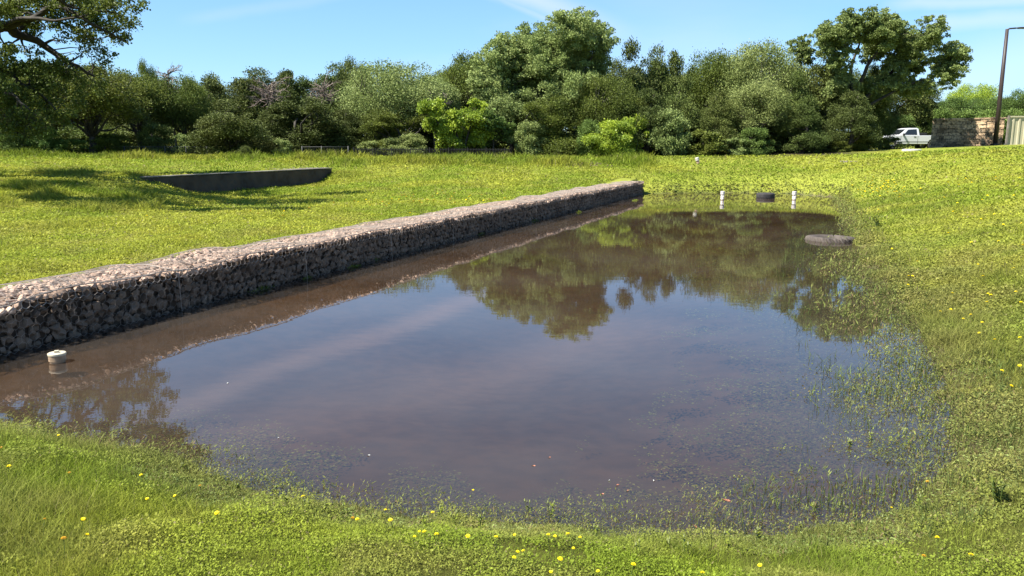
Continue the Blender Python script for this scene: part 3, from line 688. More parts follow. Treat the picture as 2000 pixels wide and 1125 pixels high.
# ------------------------------------------------------------------ limestone wall, metal fence
rw = random.Random(8)
p0 = at(1816, 288, 57); p1 = at(1957, 284, 55); dv = Vector((p1.x-p0.x, p1.y-p0.y, 0)); Lw = dv.length; ang = math.atan2(dv.y, dv.x)
e = empty('limestone_wall', (p0.x, p0.y, 2.0), ang); tag(e, 'weathered tan rubble stone wall on the rise at the right', 'wall')
zt = at(1880, 232, 56).z-2.0
VV = []; FF = []; off = 0; z = -.5
while z < zt-.1:
    hh = rw.uniform(.10, .24); x = 0
    while x < Lw:
        wd_ = rw.uniform(.2, .62)*(1 if hh < .18 else 1.2)
        dpt = rw.uniform(.30, .40); j = lambda: rw.uniform(-.018, .018)
        yo = -rw.uniform(0, .06)
        x1 = min(x+wd_, Lw)
        v = [(x+.008+j()*.5, yo+j(), z+j()*.5), (x1-.008+j()*.5, yo+j(), z+j()*.5), (x1-.012+j(), yo+j(), z+hh-.012+j()*.6), (x+.012+j(), yo+j(), z+hh-.012+j()*.6)]
        v += [(a_, .4-rw.uniform(0, .02), c_) for a_, b_, c_ in v]
        VV += v; FF += [tuple(i+off for i in f) for f in [(0, 1, 2, 3), (7, 6, 5, 4), (0, 4, 5, 1), (1, 5, 6, 2), (2, 6, 7, 3), (3, 7, 4, 0)]]; off += 8
        x = x1
    z += hh
mb = MB(); mb.add(VV, FF); mb.build('stonework', M['lime'], e, bevel=.012)
mb = MB(); mb.box((Lw/2, .2, (zt-.6)/2), (Lw-.05, .28, zt+.3)); mb.build('mortar_core', M['darkconc'], e)
mb = MB(); x = 0
while x < Lw:
    w_ = rw.uniform(.5, .9); mb.box((x+w_/2, .18, zt+.0+rw.uniform(-.02, .03)), (w_-.02, .5, .1), Matrix.Rotation(rw.uniform(-.02, .02), 3, 'Y')); x += w_
mb.build('coping', M['lime'], e, bevel=.015)
f0 = at(1962, 283, 54.2); e = empty('metal_fence', (f0.x, f0.y, f0.z-.1), -.06); tag(e, 'cream corrugated metal fence panel at the right edge', 'fence')
ft = at(1962, 227, 54.2).z-(f0.z-.1); n = 96; v = []; f = []
for i in range(n+1):
    ph = (i % 8); yo = 0 if ph in (0, 1, 2, 3, 4) else -.05
    v += [(i*.05+.1, yo, .05), (i*.05+.1, yo, ft-.05)]
f = [(2*i, 2*i+2, 2*i+3, 2*i+1) for i in range(n)]
v2 = [(a_, b_+.004, c_) for a_, b_, c_ in v]; k0 = len(v); f2 = [(a_+k0, d_+k0, c_+k0, b_+k0) for a_, b_, c_, d_ in f]
mb = MB(); mb.add(v+v2, f+f2); mb.build('panel', M['sheet'], e)
for z in (.08, ft-.03):
    mb = MB(); mb.box((2.5, -.055, z), (4.9, .05, .09)); mb.build('rail', M['sheet'], e)
for x in (.03, 1.9, 4.2):
    mb = MB(); mb.box((x, -.1, ft/2), (.12, .1, ft+.06)); mb.build('post', M['sheet'] if x > 1 else M['concrete'], e, bevel=.008)

# ------------------------------------------------------------------ pickup truck (faces left)
tp = at(1718, 290, 62); e = empty('pickup_truck', (tp.x, tp.y, 1.93)); tag(e, 'white single cab pickup truck parked behind bushes beside the stone wall', 'pickup truck')
def prism(mb, prof, y0, y1, taper=0.):
    n = len(prof); zc = 1.0
    v = [(x, y0+(max(0, z-zc)*taper), z) for x, z in prof]+[(x, y1-(max(0, z-zc)*taper), z) for x, z in prof]
    mb.add(v, [tuple(range(n)), tuple(range(2*n-1, n-1, -1))]+[(i, i+n, (i+1) % n+n, (i+1) % n) for i in range(n)])
def arch(cx, r, z0, n=9): return [(cx-r*math.cos(math.pi*i/(n-1)), z0+r*math.sin(math.pi*i/(n-1))) for i in range(n)]
Wd = 1.75
lower = [(.0, .45), (.05, .92), (.55, 1.02), (1.45, 1.08), (5.0, 1.08), (5.02, .5)]
body = [(.02, .42), (.0, .62), (.04, .9), (.5, 1.01), (1.42, 1.09), (4.98, 1.06), (5.02, .5), (4.6, .42)]+arch(4.0, -.38, .42)[0:0]
prof = [(.02, .42), (.0, .62), (.04, .9), (.5, 1.01), (1.42, 1.09), (2.98, 1.09), (3.02, 1.06), (5.0, 1.06), (5.03, .5)]
prof += [(4.42, .42)]+[(4.02+.38*math.cos(math.pi*i/8), .42+.38*math.sin(math.pi*i/8)) for i in range(1, 8)]+[(3.64, .42)]
prof += [(1.28, .42)]+[(.90+.38*math.cos(math.pi*i/8), .42+.38*math.sin(math.pi*i/8)) for i in range(1, 8)]+[(.52, .42)]
mb = MB(); prism(mb, prof, 0, Wd); bo = mb.build('body', M['truckpaint'], e, bevel=.03)
mb = MB(); prism(mb, [(1.42, 1.08), (2.02, 1.57), (2.25, 1.63), (2.82, 1.63), (2.93, 1.56), (3.0, 1.08)], .03, Wd-.03, .2); mb.build('cab', M['truckpaint'], e, bevel=.03)
for y0, s in ((0, -1), (Wd, 1)):
    yy_ = lambda z: (y0+.03+max(0, z-1)*.2-.012) if s < 0 else (y0-.03-max(0, z-1)*.2+.012)
    q = [(1.78, 1.11), (2.12, 1.50), (2.76, 1.54), (2.80, 1.11)]
    mb = MB(); mb.add([(x, yy_(z), z) for x, z in q]+[(x, yy_(z)+.02*(-s), z) for x, z in q], [(0, 1, 2, 3), (7, 6, 5, 4), (0, 4, 5, 1), (1, 5, 6, 2), (2, 6, 7, 3), (3, 7, 4, 0)]); wi = mb.build('side_window', M['glass'], e)
    mb = MB(); mb.box((2.62, y0+s*.012, .97), (.16, .03, .035)); mb.build('door_handle', M['trim'], e)
    mb = MB(); mb.box((1.72, y0+s*.1, 1.14), (.1, .2, .15)); mb.build('mirror', M['trim'], e, bevel=.02)
    for sx_ in (2.85, 1.55): mb = MB(); mb.box((sx_, y0+s*.003, .76), (.012, .01, .6)); mb.build('door_seam', M['trim'], e)
    mb = MB(); mb.box((2.5, y0+s*.004, .60), (3.0, .02, .035)); mb.build('side_trim', M['chrome'], e)
    mb = MB(); mb.box((.04, (.2 if s < 0 else Wd-.2), .82), (.06, .3, .16)); mb.build('headlight', M['amber'], e, bevel=.01)
mb = MB(); mb.add([(1.50, .16, 1.135), (1.50, Wd-.16, 1.135), (1.96, Wd-.2, 1.52), (1.96, .2, 1.52)], [(0, 1, 2, 3)])
mb.v = [(p[0]-.035, p[1], p[2]+.02) for p in mb.v]; mb.build('windscreen', M['glass'], e)
mb = MB(); mb.box((-.06, Wd/2, .5), (.12, Wd, .18)); mb.build('front_bumper', M['chrome'], e, bevel=.02)
mb = MB(); mb.box((5.08, Wd/2, .5), (.12, Wd, .18)); mb.build('rear_bumper', M['chrome'], e, bevel=.02)
mb = MB(); mb.box((4.0, Wd/2, 1.085), (1.9, Wd-.16, .05)); mb.build('bed_liner', M['trim'], e)
mb = MB(); mb.box((3.35, Wd/2, 1.16), (.5, Wd-.25, .2)); mb.build('toolbox', M['trim'], e, bevel=.02)
for x in (.90, 4.02):
    for y in (.1, Wd-.1):
        h = empty('wheel', (x, y, .35)); h.parent = e; h.rotation_euler = (math.pi/2, 0, 0)
        mb = MB(); mb.lathe([(.2, -.11), (.32, -.11), (.35, -.07), (.35, .07), (.32, .11), (.2, .11)], 28, close=True); mb.build('tyre', M['blackrubber'], h, True)
        mb = MB(); mb.lathe([(0, -.06), (.2, -.1), (.21, -.1), (.21, .1), (.2, .1), (0, .06)], 20); mb.build('rim', M['chrome'], h)

# asphalt drive the truck stands on
pk = [(14, 60.5), (60, 60.5), (60, 68), (14, 68)]
xs = np.linspace(16, 60, 50); ys = np.linspace(60.2, 68, 8); XX, YY = np.meshgrid(xs, ys, indexing='ij')
ZZ = np.full(XX.shape, 1.915); ii = np.arange(XX.size).reshape(XX.shape)
me = npmesh('driveway', np.stack([XX.ravel(), YY.ravel(), ZZ.ravel()], -1), np.stack([ii[:-1, :-1], ii[1:, :-1], ii[1:, 1:], ii[:-1, 1:]], -1).reshape(-1, 4), M['asphalt'])
tag(link('driveway', me), 'asphalt drive behind the rise under the pickup', 'road', kind='structure')

# ------------------------------------------------------------------ fences on the crest
def zg(x, y): return gz(x, y)
def posts_fence(pxs, Y, topy, name, label, group):
    P = [at(px, topy, Y) for px in pxs]; e = empty(name, (P[0].x, P[0].y, zg(P[0].x, P[0].y))); tag(e, label, 'fence'); b0 = Vector(e.location)
    for p in P:
        mb = MB(); mb.tube([Vector((p.x, p.y, zg(p.x, p.y)-.2))-b0, p-b0+Vector((0, 0, .05))], .032, 8); mb.build('post', M['fence'], e, True)
    mb = MB(); mb.tube([p-b0 for p in P], .018, 6); mb.build('top_rail', M['fence'], e, True)
    mb = MB()
    for i in range(len(P)-1):
        a_, b_ = P[i], P[i+1]; k = int((b_-a_).length/.35)
        for q in range(k*2):
            t = q/(k*2); hgt = a_.lerp(b_, t); zt_ = hgt.z; zb_ = zg(hgt.x, hgt.y)
            for sgn in (-1, 1):
                t2 = min(1, max(0, t+sgn*.9/(b_-a_).length)); h2 = a_.lerp(b_, t2); mb.tube([Vector((hgt.x, hgt.y, zt_))-b0, Vector((h2.x, h2.y, zb_))-b0], .003, 3, False)
    mb.build('chain_link', M['fence'], e)
posts_fence([205, 243, 282, 322, 363, 404], 46.2, 287, 'chain_link_fence', 'grey chain link fence before the trees at the left', None)
posts_fence([590, 628, 680], 47.2, 287, 'chain_link_fence', 'short grey chain link fence between the junipers and the picket fence', None)
a_ = at(690, 289, 47.3); b_ = at(995, 290, 48); e = empty('picket_fence', (a_.x, a_.y, zg(a_.x, a_.y))); tag(e, 'low dark picket fence below the bright green tree', 'fence')
b0 = Vector(e.location); D_ = b_-a_; npk = 100
for i in range(npk):
    p = a_.lerp(b_, i/(npk-1)); mb = MB(); zz_ = zg(p.x, p.y)
    wdt = .022 if i % 12 else .05
    mb.box(p*1.0-b0+Vector((0, 0, (zz_-p.z)/2-.1)), (wdt, .022, p.z-zz_+.22+(.08 if i % 12 == 0 else 0))); mb.build('picket', M['picket'], e)
for dz in (-.08, -.55):
    mb = MB(); mb.tube([a_-b0+Vector((0, .02, dz)), b_-b0+Vector((0, .02, dz))], .018, 4); mb.build('rail', M['picket'], e)

# ------------------------------------------------------------------ trees
def curve_pts(p, q, r_, n=6, sag=0., wob=.12):
    p, q = Vector(p), Vector(q); o_ = []; Ld = (q-p).length
    w1 = Vector((r_.gauss(0, 1), r_.gauss(0, 1), r_.gauss(0, 1)))*wob*Ld*.5
    w2 = Vector((r_.gauss(0, 1), r_.gauss(0, 1), r_.gauss(0, 1)))*wob*Ld*.22
    for i in range(n):
        t = i/(n-1); o_.append(p.lerp(q, t)+w1*math.sin(math.pi*t)+w2*math.sin(2*math.pi*t)+Vector((0, 0, -sag*t*(1-t))))
    return o_
def leaf_cloud(lobes, n, leaf, seed, elong=1.8, upb=.25, shell=.62, rough=.25):
    """lobes (k,4): centre and radius -> leaf quads gathered near the lobes' surfaces"""
    g_ = np.random.default_rng(seed); lobes = np.asarray(lobes, float); pr = lobes[:, 3]**2; pr /= pr.sum()
    k = g_.choice(len(lobes), n, p=pr); d = g_.normal(size=(n, 3)); d /= np.linalg.norm(d, axis=1)[:, None]; d[:, 2] = np.where(d[:, 2] < -.35, -d[:, 2], d[:, 2])
    rr_ = (shell+(1-shell)*g_.random(n)**.6)*(1+rough*(g_.random(n)-.35)**2*3)
    # twig tufts: leaves gather in small groups
    tg = g_.normal(size=(n//14+1, 3))*.5; P = lobes[k, :3]+d*(lobes[k, 3]*rr_)[:, None]*np.array([1, 1, .8])
    P += np.repeat(tg, 14, axis=0)[:n]*lobes[k, 3][:, None]*.5
    b = d*.6+g_.normal(size=(n, 3))*.75; b[:, 2] += upb; b /= np.linalg.norm(b, axis=1)[:, None]
    a = np.cross(b, g_.normal(size=(n, 3))*.8+d*.9); a /= np.linalg.norm(a, axis=1)[:, None]+1e-9
    s = leaf*g_.uniform(.5, 1.45, n)
    return rhomb(P, a*(s/elong/1.2)[:, None], b*s[:, None])
def tree_proto(kind, seed, H=9., Rr=4., leaf=.17, n=26000, trunk=True, base=.12, nl=70):
    r_ = random.Random(seed); g_ = np.random.default_rng(seed); lob = []
    if kind == 'oak':
        for i in range(nl):
            a_ = r_.uniform(0, 6.28); t = r_.uniform(-.55, 1); rad = math.sqrt(max(0, 1-t*t*.9)); q = r_.uniform(.55, 1)**.5 if i > nl*.2 else r_.uniform(0, .6)
            cz = H*(base+(1-base)*.52)+t*H*(1-base)*.40*(1 if q > .5 else .8)
            s_ = r_.uniform(.16, .30)*Rr*(1.1-.3*abs(t)); lob.append((math.cos(a_)*rad*Rr*.86*q, math.sin(a_)*rad*Rr*.86*q, cz, s_))
    elif kind == 'juniper':
        for i in range(nl):
            t = r_.random()**.85; a_ = r_.uniform(0, 6.28); rad = (1-t)**.55*Rr*(.75+.25*r_.random())*(.6+.55*r_.random()); lob.append((math.cos(a_)*rad, math.sin(a_)*rad, H*(.06+.90*t), Rr*r_.uniform(.17, .31)*(1.15-.6*t)))
    elif kind == 'cedar':                                       # broad, several soft points
        tops = [(r_.uniform(-.5, .5)*Rr, r_.uniform(-.5, .5)*Rr, r_.uniform(.62, 1.)) for _ in range(6)]
        for i in range(nl):
            tx, ty, th_ = r_.choice(tops); t = r_.random()**.8; a_ = r_.uniform(0, 6.28); rad = (1-t)**.7*Rr*.66*(.3+.9*r_.random()); lob.append((tx*(.6+.4*t)+math.cos(a_)*rad, ty*(.6+.4*t)+math.sin(a_)*rad, H*th_*(.06+.9*t), Rr*r_.uniform(.13, .32)*(1.1-.5*t)))
    elif kind == 'shrub':
        for i in range(nl):
            a_ = r_.uniform(0, 6.28); t = r_.uniform(.08, 1); rad = Rr*(.35+.65*math.sin(math.pi*min(1, t*.85+.1)))*r_.random()**.45*.85; lob.append((math.cos(a_)*rad, math.sin(a_)*rad, H*t*.9, Rr*r_.uniform(.13, .25)))
    up = {'juniper': .8, 'cedar': .7}.get(kind, .2); el = {'juniper': 2.6, 'cedar': 2.6}.get(kind, 1.7)
    v, f = leaf_cloud(lob, n, leaf, seed, el, up)
    crown = npmesh('crown', v, f, None, False); Ht = float(np.percentile(v[:, 2], 99.7)); Rt = float(np.percentile(np.hypot(v[:, 0], v[:, 1]), 96))
    mb = MB(); multi = kind == 'shrub'
    th_ = H*.93 if kind == 'juniper' else H*.42; tr_ = H*.024
    if multi:
        for i in range(7):
            L_ = r_.choice(lob); mb.tube(curve_pts((r_.uniform(-.2, .2), r_.uniform(-.2, .2), -.2), L_[:3], r_, 5), [tr_*.7*(1-.8*j/4) for j in range(5)], 5)
    else:
        lean = Vector((r_.uniform(-.1, .1)*H, r_.uniform(-.1, .1)*H, th_)); tp_ = curve_pts((0, 0, -.3), lean, r_, 7, wob=.06); mb.tube(tp_, [tr_*(1.5-1.0*j/6) for j in range(7)], 8)
        cand = sorted(lob, key=lambda q: r_.random())[:22 if kind == 'oak' else 14]
        for L_ in cand:
            st_ = tp_[r_.randint(3, 6)] if kind == 'oak' else tp_[min(6, max(1, int(L_[2]/H*6)))]
            cp_ = curve_pts(st_, L_[:3], r_, 6, wob=.18); mb.tube(cp_, [tr_*.62*(1-.86*j/5) for j in range(6)], 5)
            if kind == 'oak':
                for _ in range(2):
                    c2 = cp_[r_.randint(2, 4)]; mb.tube(curve_pts(c2, Vector(L_[:3])+Vector((r_.gauss(0, 1), r_.gauss(0, 1), r_.gauss(0, .7)))*L_[3]*1.1, r_, 5, wob=.2), [tr_*.22*(1-.8*j/4) for j in range(5)], 4)
    me = bpy.data.meshes.new('trunk'); me.from_pydata([tuple(p) for p in mb.v], [], mb.f); me.polygons.foreach_set('use_smooth', [True]*len(me.polygons)); me.materials.append(M['bark']); me.update()
    return crown, me, Ht, Rt
PR = {'oak0': tree_proto('oak', 11, 9, 4.2, .125, 46000, nl=72), 'oak1': tree_proto('oak', 12, 9, 4.0, .125, 40000, nl=54), 'oak2': tree_proto('oak', 13, 9, 4.4, .115, 50000, base=.05, nl=84),
      'jun0': tree_proto('juniper', 21, 8, 3.0, .14, 34000, nl=78), 'jun1': tree_proto('cedar', 22, 8, 3.6, .14, 40000, nl=84), 'jun2': tree_proto('juniper', 23, 8, 3.3, .135, 38000, nl=84), 'jun3': tree_proto('cedar', 24, 8, 3.4, .135, 40000, nl=76),
      'shr0': tree_proto('shrub', 31, 3, 1.8, .095, 16000, nl=60), 'shr1': tree_proto('shrub', 32, 3, 2.0, .10, 16000, nl=52), 'shr2': tree_proto('shrub', 33, 3, 1.6, .12, 7000, nl=30)}
mcache = {}
rt = random.Random(99)
def plant(px, topy, halfw, Y, proto, matn, label, cat='tree', name='oak_tree', group=None, drop=0., zbase=None, rz=None):
    """place a tree whose crown tops out at pixel (px, topy) when it stands at depth Y"""
    T = at(px, topy, Y); zb_ = (gz(T.x, Y)-drop) if zbase is None else zbase
    crown, tr_, H, Rr = PR[proto]; key = (proto, matn)
    if key not in mcache:
        c = crown.copy(); c.materials.clear(); c.materials.append(M[matn]); mcache[key] = c
    wr = halfw/FPX*Y; sz = (T.z-zb_)/H; sx = wr/Rr
    e = empty(name, (T.x, Y, zb_), rt.uniform(0, 6.28) if rz is None else rz, (sx, sx, sz)); tag(e, label, cat, group)
    link('crown', mcache[key], e); link('trunk' if cat == 'tree' else 'stems', tr_, e); return e
G1 = 'trees in the belt behind the meadow'
# left group
plant(35, 120, 135, 47, 'oak2', 'oak', 'dark broad oak at the far left of the tree belt', group=G1)
plant(165, 128, 105, 46, 'oak0', 'oak', 'spreading oak with dark trunk left of the chain link fence', group=G1)
plant(262, 142, 70, 52, 'oak1', 'oak', 'oak with an open top above the chain link fence', group=G1)
plant(285, 122, 24, 55, 'oak1', 'oak', 'thin tree poking up highest above the chain link fence', group=G1)
plant(345, 150, 60, 54, 'oak2', 'oak', 'grey green oak left of the big bushy juniper', group=G1)
plant(370, 158, 22, 56, 'oak0', 'oak', 'small tufted oak top right of the thin tree', group=G1)
plant(405, 148, 65, 60, 'jun1', 'juniper', 'dark cedar behind the big bushy juniper', name='juniper_tree', group=G1)
plant(470, 140, 75, 60, 'jun3', 'juniper', 'dark cedar left of the left dead treetop', name='juniper_tree', group=G1)
plant(455, 197, 78, 47.5, 'jun1', 'juniper', 'big bushy juniper standing forward on the crest', name='juniper_tree', group=G1)
plant(590, 192, 82, 50, 'jun3', 'juniper', 'wide dark juniper below the two dead treetops', name='juniper_tree', group=G1)
plant(670, 215, 60, 51, 'jun2', 'juniper', 'dark juniper left of the wide pale oak', name='juniper_tree', group=G1)
plant(560, 140, 55, 63, 'jun2', 'juniper', 'cedar between the two dead treetops', name='juniper_tree', group=G1)
plant(640, 132, 60, 63, 'jun3', 'juniper', 'cedar behind the right dead treetop', name='juniper_tree', group=G1)
plant(692, 118, 36, 62, 'oak1', 'juniper', 'dark tufted tree top rising left of the wide pale oak', group=G1)
plant(765, 124, 100, 54, 'oak2', 'paleoak', 'wide pale green oak left of the bright yellow green tree', group=G1)
plant(840, 150, 55, 57, 'oak0', 'paleoak', 'pale oak right behind the wide pale oak', group=G1)
plant(915, 106, 62, 60, 'oak0', 'oak', 'dark rounded oak left of the tallest tree', group=G1)
plant(870, 135, 45, 62, 'oak1', 'oak', 'small dark oak top left of the rounded oak', group=G1)
plant(770, 215, 70, 50.5, 'jun3', 'oak', 'low dark oak under the wide pale oak', group=G1)
# centre
plant(1000, 175, 75, 54, 'oak1', 'paleoak', 'lower pale tree left against the tallest tree', group=G1)
plant(1235, 88, 62, 57, 'jun1', 'juniper', 'dark cedar right of the tallest tree', name='juniper_tree', group=G1)
plant(1300, 98, 50, 58, 'jun3', 'juniper', 'cedar right of the dark cedar beside the tallest tree', name='juniper_tree', group=G1)
plant(1190, 150, 70, 52.5, 'oak2', 'oak', 'leafy oak behind the bright low bush', group=G1)
plant(1265, 175, 60, 51, 'jun2', 'juniper', 'juniper rising behind the bright low bush', name='juniper_tree', group=G1)
plant(1060, 190, 70, 51.5, 'jun3', 'oak', 'dark tree under the left half of the tallest tree', group=G1)
plant(1395, 104, 70, 58, 'oak2', 'oak', 'deep green oak left of the pale oak in the right half', group=G1)
plant(1345, 150, 55, 53, 'jun1', 'juniper', 'juniper in front of the deep green oak', name='juniper_tree', group=G1)
plant(1405, 180, 52, 51.5, 'jun2', 'juniper', 'juniper right of the pale low shrub', name='juniper_tree', group=G1)
plant(1490, 86, 82, 56, 'oak2', 'paleoak', 'pale oak left of the tall open oak', group=G1)
plant(1480, 160, 62, 52, 'oak0', 'paleoak', 'low pale oak drooping before the taller pale oak', group=G1)
# right
plant(1545, 145, 55, 53, 'jun1', 'juniper', 'cedar at the left foot of the tall open oak', name='juniper_tree', group=G1)
plant(1600, 110, 55, 55, 'jun3', 'juniper', 'tall dark cedar under the left of the tall open oak', name='juniper_tree', group=G1)
plant(1665, 180, 60, 51.5, 'jun2', 'juniper', 'layered juniper in front under the tall open oak', name='juniper_tree', group=G1)
plant(1700, 132, 44, 57, 'jun1', 'juniper', 'dark cedar under the right of the tall open oak', name='juniper_tree', group=G1)
plant(1800, 165, 38, 69, 'jun3', 'juniper', 'dark cedar above the pickup truck', name='juniper_tree', group=G1, zbase=2.0)
plant(1570, 205, 52, 51, 'jun0', 'juniper', 'short juniper left of the layered juniper', name='juniper_tree', group=G1)
plant(1688, 225, 28, 54, 'jun0', 'juniper', 'short juniper left of the pickup truck', name='juniper_tree', group=G1)
# beyond the stone wall
G2 = 'trees beyond the stone wall'
plant(1905, 166, 52, 92, 'oak2', 'bright', 'vivid yellow green tree beyond the stone wall', group=G2)
plant(1865, 192, 45, 78, 'oak0', 'shrub', 'mid green tree over the left of the stone wall', group=G2)
plant(1925, 192, 50, 80, 'oak2', 'shrub', 'mid green tree behind the lamp post', group=G2)
plant(1998, 176, 40, 76, 'oak1', 'shrub', 'green tree over the metal fence', group=G2)
plant(2050, 190, 50, 76, 'oak1', 'shrub', 'green tree partly beyond the right edge', group=G2)
for px, ty, hw in ((1840, 212, 30), (1885, 215, 38), (1935, 216, 36), (1975, 214, 34)):
    plant(px, ty, hw, 68, 'shr0', 'shrub', {1840: 'hedge bush above the dark left end of the stone wall', 1885: 'hedge bush above the middle of the stone wall', 1935: 'hedge bush left of the lamp post', 1975: 'hedge bush behind the metal fence'}[px], 'bush', 'bush', 'bushes behind the stone wall', zbase=2.1)
# a second, deeper row closes the view through the belt
G3 = 'dark trees deep inside the belt'
for i, px in enumerate(range(-60, 1860, 62)):
    yy_ = np.interp(px, [-60, 240, 350, 440, 520, 600, 690, 850, 950, 1040, 1180, 1200, 1300, 1400, 1480, 1560, 1740, 1800, 1860], [150, 150, 172, 152, 162, 150, 145, 155, 125, 110, 110, 118, 125, 128, 118, 125, 135, 200, 215])
    plant(px+rt.uniform(-15, 15), yy_+rt.uniform(0, 14), 62, 68+rt.uniform(-2, 4), 'jun1' if i % 2 else 'oak2', 'juniper', 'dark tree deep in the shade of the belt, glimpsed between nearer trunks', 'tree', 'juniper_tree' if i % 2 else 'oak_tree', G3)
for i, px in enumerate(range(-60, 1640, 58)):
    plant(px+rt.uniform(-15, 15), 252+rt.uniform(-12, 8), 62, 58+rt.uniform(-1, 2), ('shr0', 'shr1')[i % 2], 'oak' if i % 3 else 'juniper', 'shaded understorey bush filling the gap between trunks inside the belt', 'bush', 'bush', 'understorey bushes inside the belt', drop=.3)
# bushes in front
G4 = 'bushes at the foot of the tree belt'
for px, ty, hw, Y, pr_, mt, lb in [
    (25, 262, 40, 44.5, 'shr0', 'shrub', 'green bush low at the far left edge'), (88, 250, 34, 44.5, 'shr1', 'shrub', 'light green bush left of the dark oak trunk'),
    (135, 272, 34, 45, 'shr2', 'shrub', 'low bush right of the light green bush at left'), (212, 262, 40, 46.8, 'shr0', 'oak', 'dark bush behind the chain link fence start'),
    (305, 243, 34, 47.5, 'shr1', 'juniper', 'rounded dark juniper bush behind the chain link fence'), (355, 262, 24, 47, 'shr2', 'paleoak', 'pale bush left of the big bushy juniper'),
    (478, 285, 11, 44.5, 'shr0', 'juniper', 'tiny juniper bush in front of the big bushy juniper'), (548, 272, 22, 48, 'shr2', 'paleoak', 'pale leggy bush under the wide dark juniper'),
    (725, 275, 26, 49, 'shr2', 'paleoak', 'pale bush left behind the picket fence'), (765, 270, 26, 49, 'shr1', 'paleoak', 'pale green bush middle behind the picket fence'), (805, 262, 28, 49, 'shr0', 'paleoak', 'pale green bush left under the bright tree'),
    (1035, 238, 34, 50, 'shr1', 'paleoak', 'grey green bush between the bright tree and the bright low bush'),
    (1150, 235, 30, 50, 'shr0', 'shrub', 'green bush left against the bright low bush'), (1198, 236, 50, 49, 'shr1', 'bright', 'bright yellow green low bush near the centre'),
    (1240, 226, 30, 50, 'shr2', 'bright', 'bright upright bush right behind the bright low bush'),
    (1310, 215, 36, 50, 'shr0', 'paleoak', 'pale low shrub right of the bright low bush'), (1375, 255, 40, 50, 'shr2', 'oak', 'dark bush at the foot of the junipers right of centre'),
    (1475, 250, 34, 50.3, 'shr1', 'shrub', 'green bush under the low pale oak'), (1440, 270, 28, 50, 'shr2', 'paleoak', 'small pale bush left of the green bush'),
    (1590, 268, 26, 51, 'shr2', 'shrub', 'small bush under the short juniper'), (1640, 275, 22, 51, 'shr1', 'oak', 'dark bush at the foot of the layered juniper'), (1680, 266, 30, 52, 'shr0', 'oak', 'leafy dark bush left of the pickup'),
    (1736, 268, 24, 57, 'shr2', 'oak', 'dark bush in front of the pickup bonnet'), (1768, 226, 28, 66, 'shr1', 'shrub', 'bush over the pickup cab'), (1822, 240, 14, 68, 'shr2', 'bright', 'bright bush behind the pickup bed')]:
    plant(px, ty, hw, Y, pr_, mt, lb, 'bush', 'bush', G4, drop=.1, zbase=2.0 if Y >= 60 else None)
# bright yellow green small tree: several lobed parts in one crown
def custom_tree(name, label, base, crowns, n, leaf, matn, trunk_paths, seed, group=None, cat='tree', shell=.45, twigs=26, kk=1.6, lr=(.22, .44), sp=.85):
    e = empty(name, tuple(base)); tag(e, label, cat, group); b0 = Vector(base); r_ = random.Random(seed); lob = []
    for c, rad, k in crowns:
        for i in range(int(k*kk)):
            d = Vector((r_.gauss(0, 1), r_.gauss(0, 1), r_.gauss(0, 1))).normalized()*rad*r_.uniform(.2, sp); d.z *= .85
            p = Vector(c)-b0+d; lob.append((p.x, p.y, p.z, rad*r_.uniform(*lr)))
    v, f = leaf_cloud(lob, n, leaf, seed, 1.7, .2, shell); link('crown', npmesh('crown', v, f, M[matn], False), e)
    mb = MB()
    allp = []
    for pts, r0, r1 in trunk_paths:
        P = [Vector(p)-b0 for p in pts]; Q = []
        for i in range(len(P)-1):
            for k in range(4):
                t = k/4; a_ = P[max(0, i-1)]; b_ = P[i]; c_ = P[i+1]; d_ = P[min(len(P)-1, i+2)]
                Q.append(.5*((2*b_)+(c_-a_)*t+(2*a_-5*b_+4*c_-d_)*t*t+(3*b_-a_-3*c_+d_)*t**3)+Vector((r_.gauss(0, 1), r_.gauss(0, 1), r_.gauss(0, 1)))*r1*.5)
        Q.append(P[-1]); m_ = len(Q); rad = [r0+(r1-r0)*i/(m_-1) for i in range(m_)]; mb.tube(Q, rad, 8); allp += [(q, rad[i]) for i, q in enumerate(Q) if i > m_*.25]
    for L_ in sorted(lob, key=lambda q: r_.random())[:twigs]:
        lp = Vector(L_[:3]); st_, rr_ = min(allp, key=lambda q: (q[0]-lp).length+r_.random()*.6)
        cp_ = curve_pts(st_, lp, r_, 6, wob=.2); r1_ = min(rr_*.6, .06); mb.tube(cp_, [r1_*(1-.8*j/5) for j in range(6)], 5)
        for _ in range(3):
            c2 = cp_[r_.randint(2, 5)]; mb.tube(curve_pts(c2, lp+Vector((r_.gauss(0, 1), r_.gauss(0, 1), r_.gauss(0, .8)))*L_[3]*1.2, r_, 5, wob=.25), [r1_*.4*(1-.8*j/4) for j in range(5)], 4)
    mb.build('trunk', M['bark'], e, True); return e
def C(px, py, Y, rp): return (at(px, py, Y), rp/FPX*Y)
def crowns(lst, Y, dy=2.0, seed=1):
    r_ = random.Random(seed); o_ = []
    for px, py, rp, k in lst: p, rad = C(px, py, Y, rp); p = Vector((p.x, p.y+r_.uniform(-dy, dy), p.z)); o_.append((p, rad, k))
    return o_
def pz(px, py, Y, dy=0): p = at(px, py, Y); return (p.x, p.y+dy, p.z)
g0 = lambda px, Y: (at(px, 300, Y).x, Y, gz(at(px, 300, Y).x, Y))
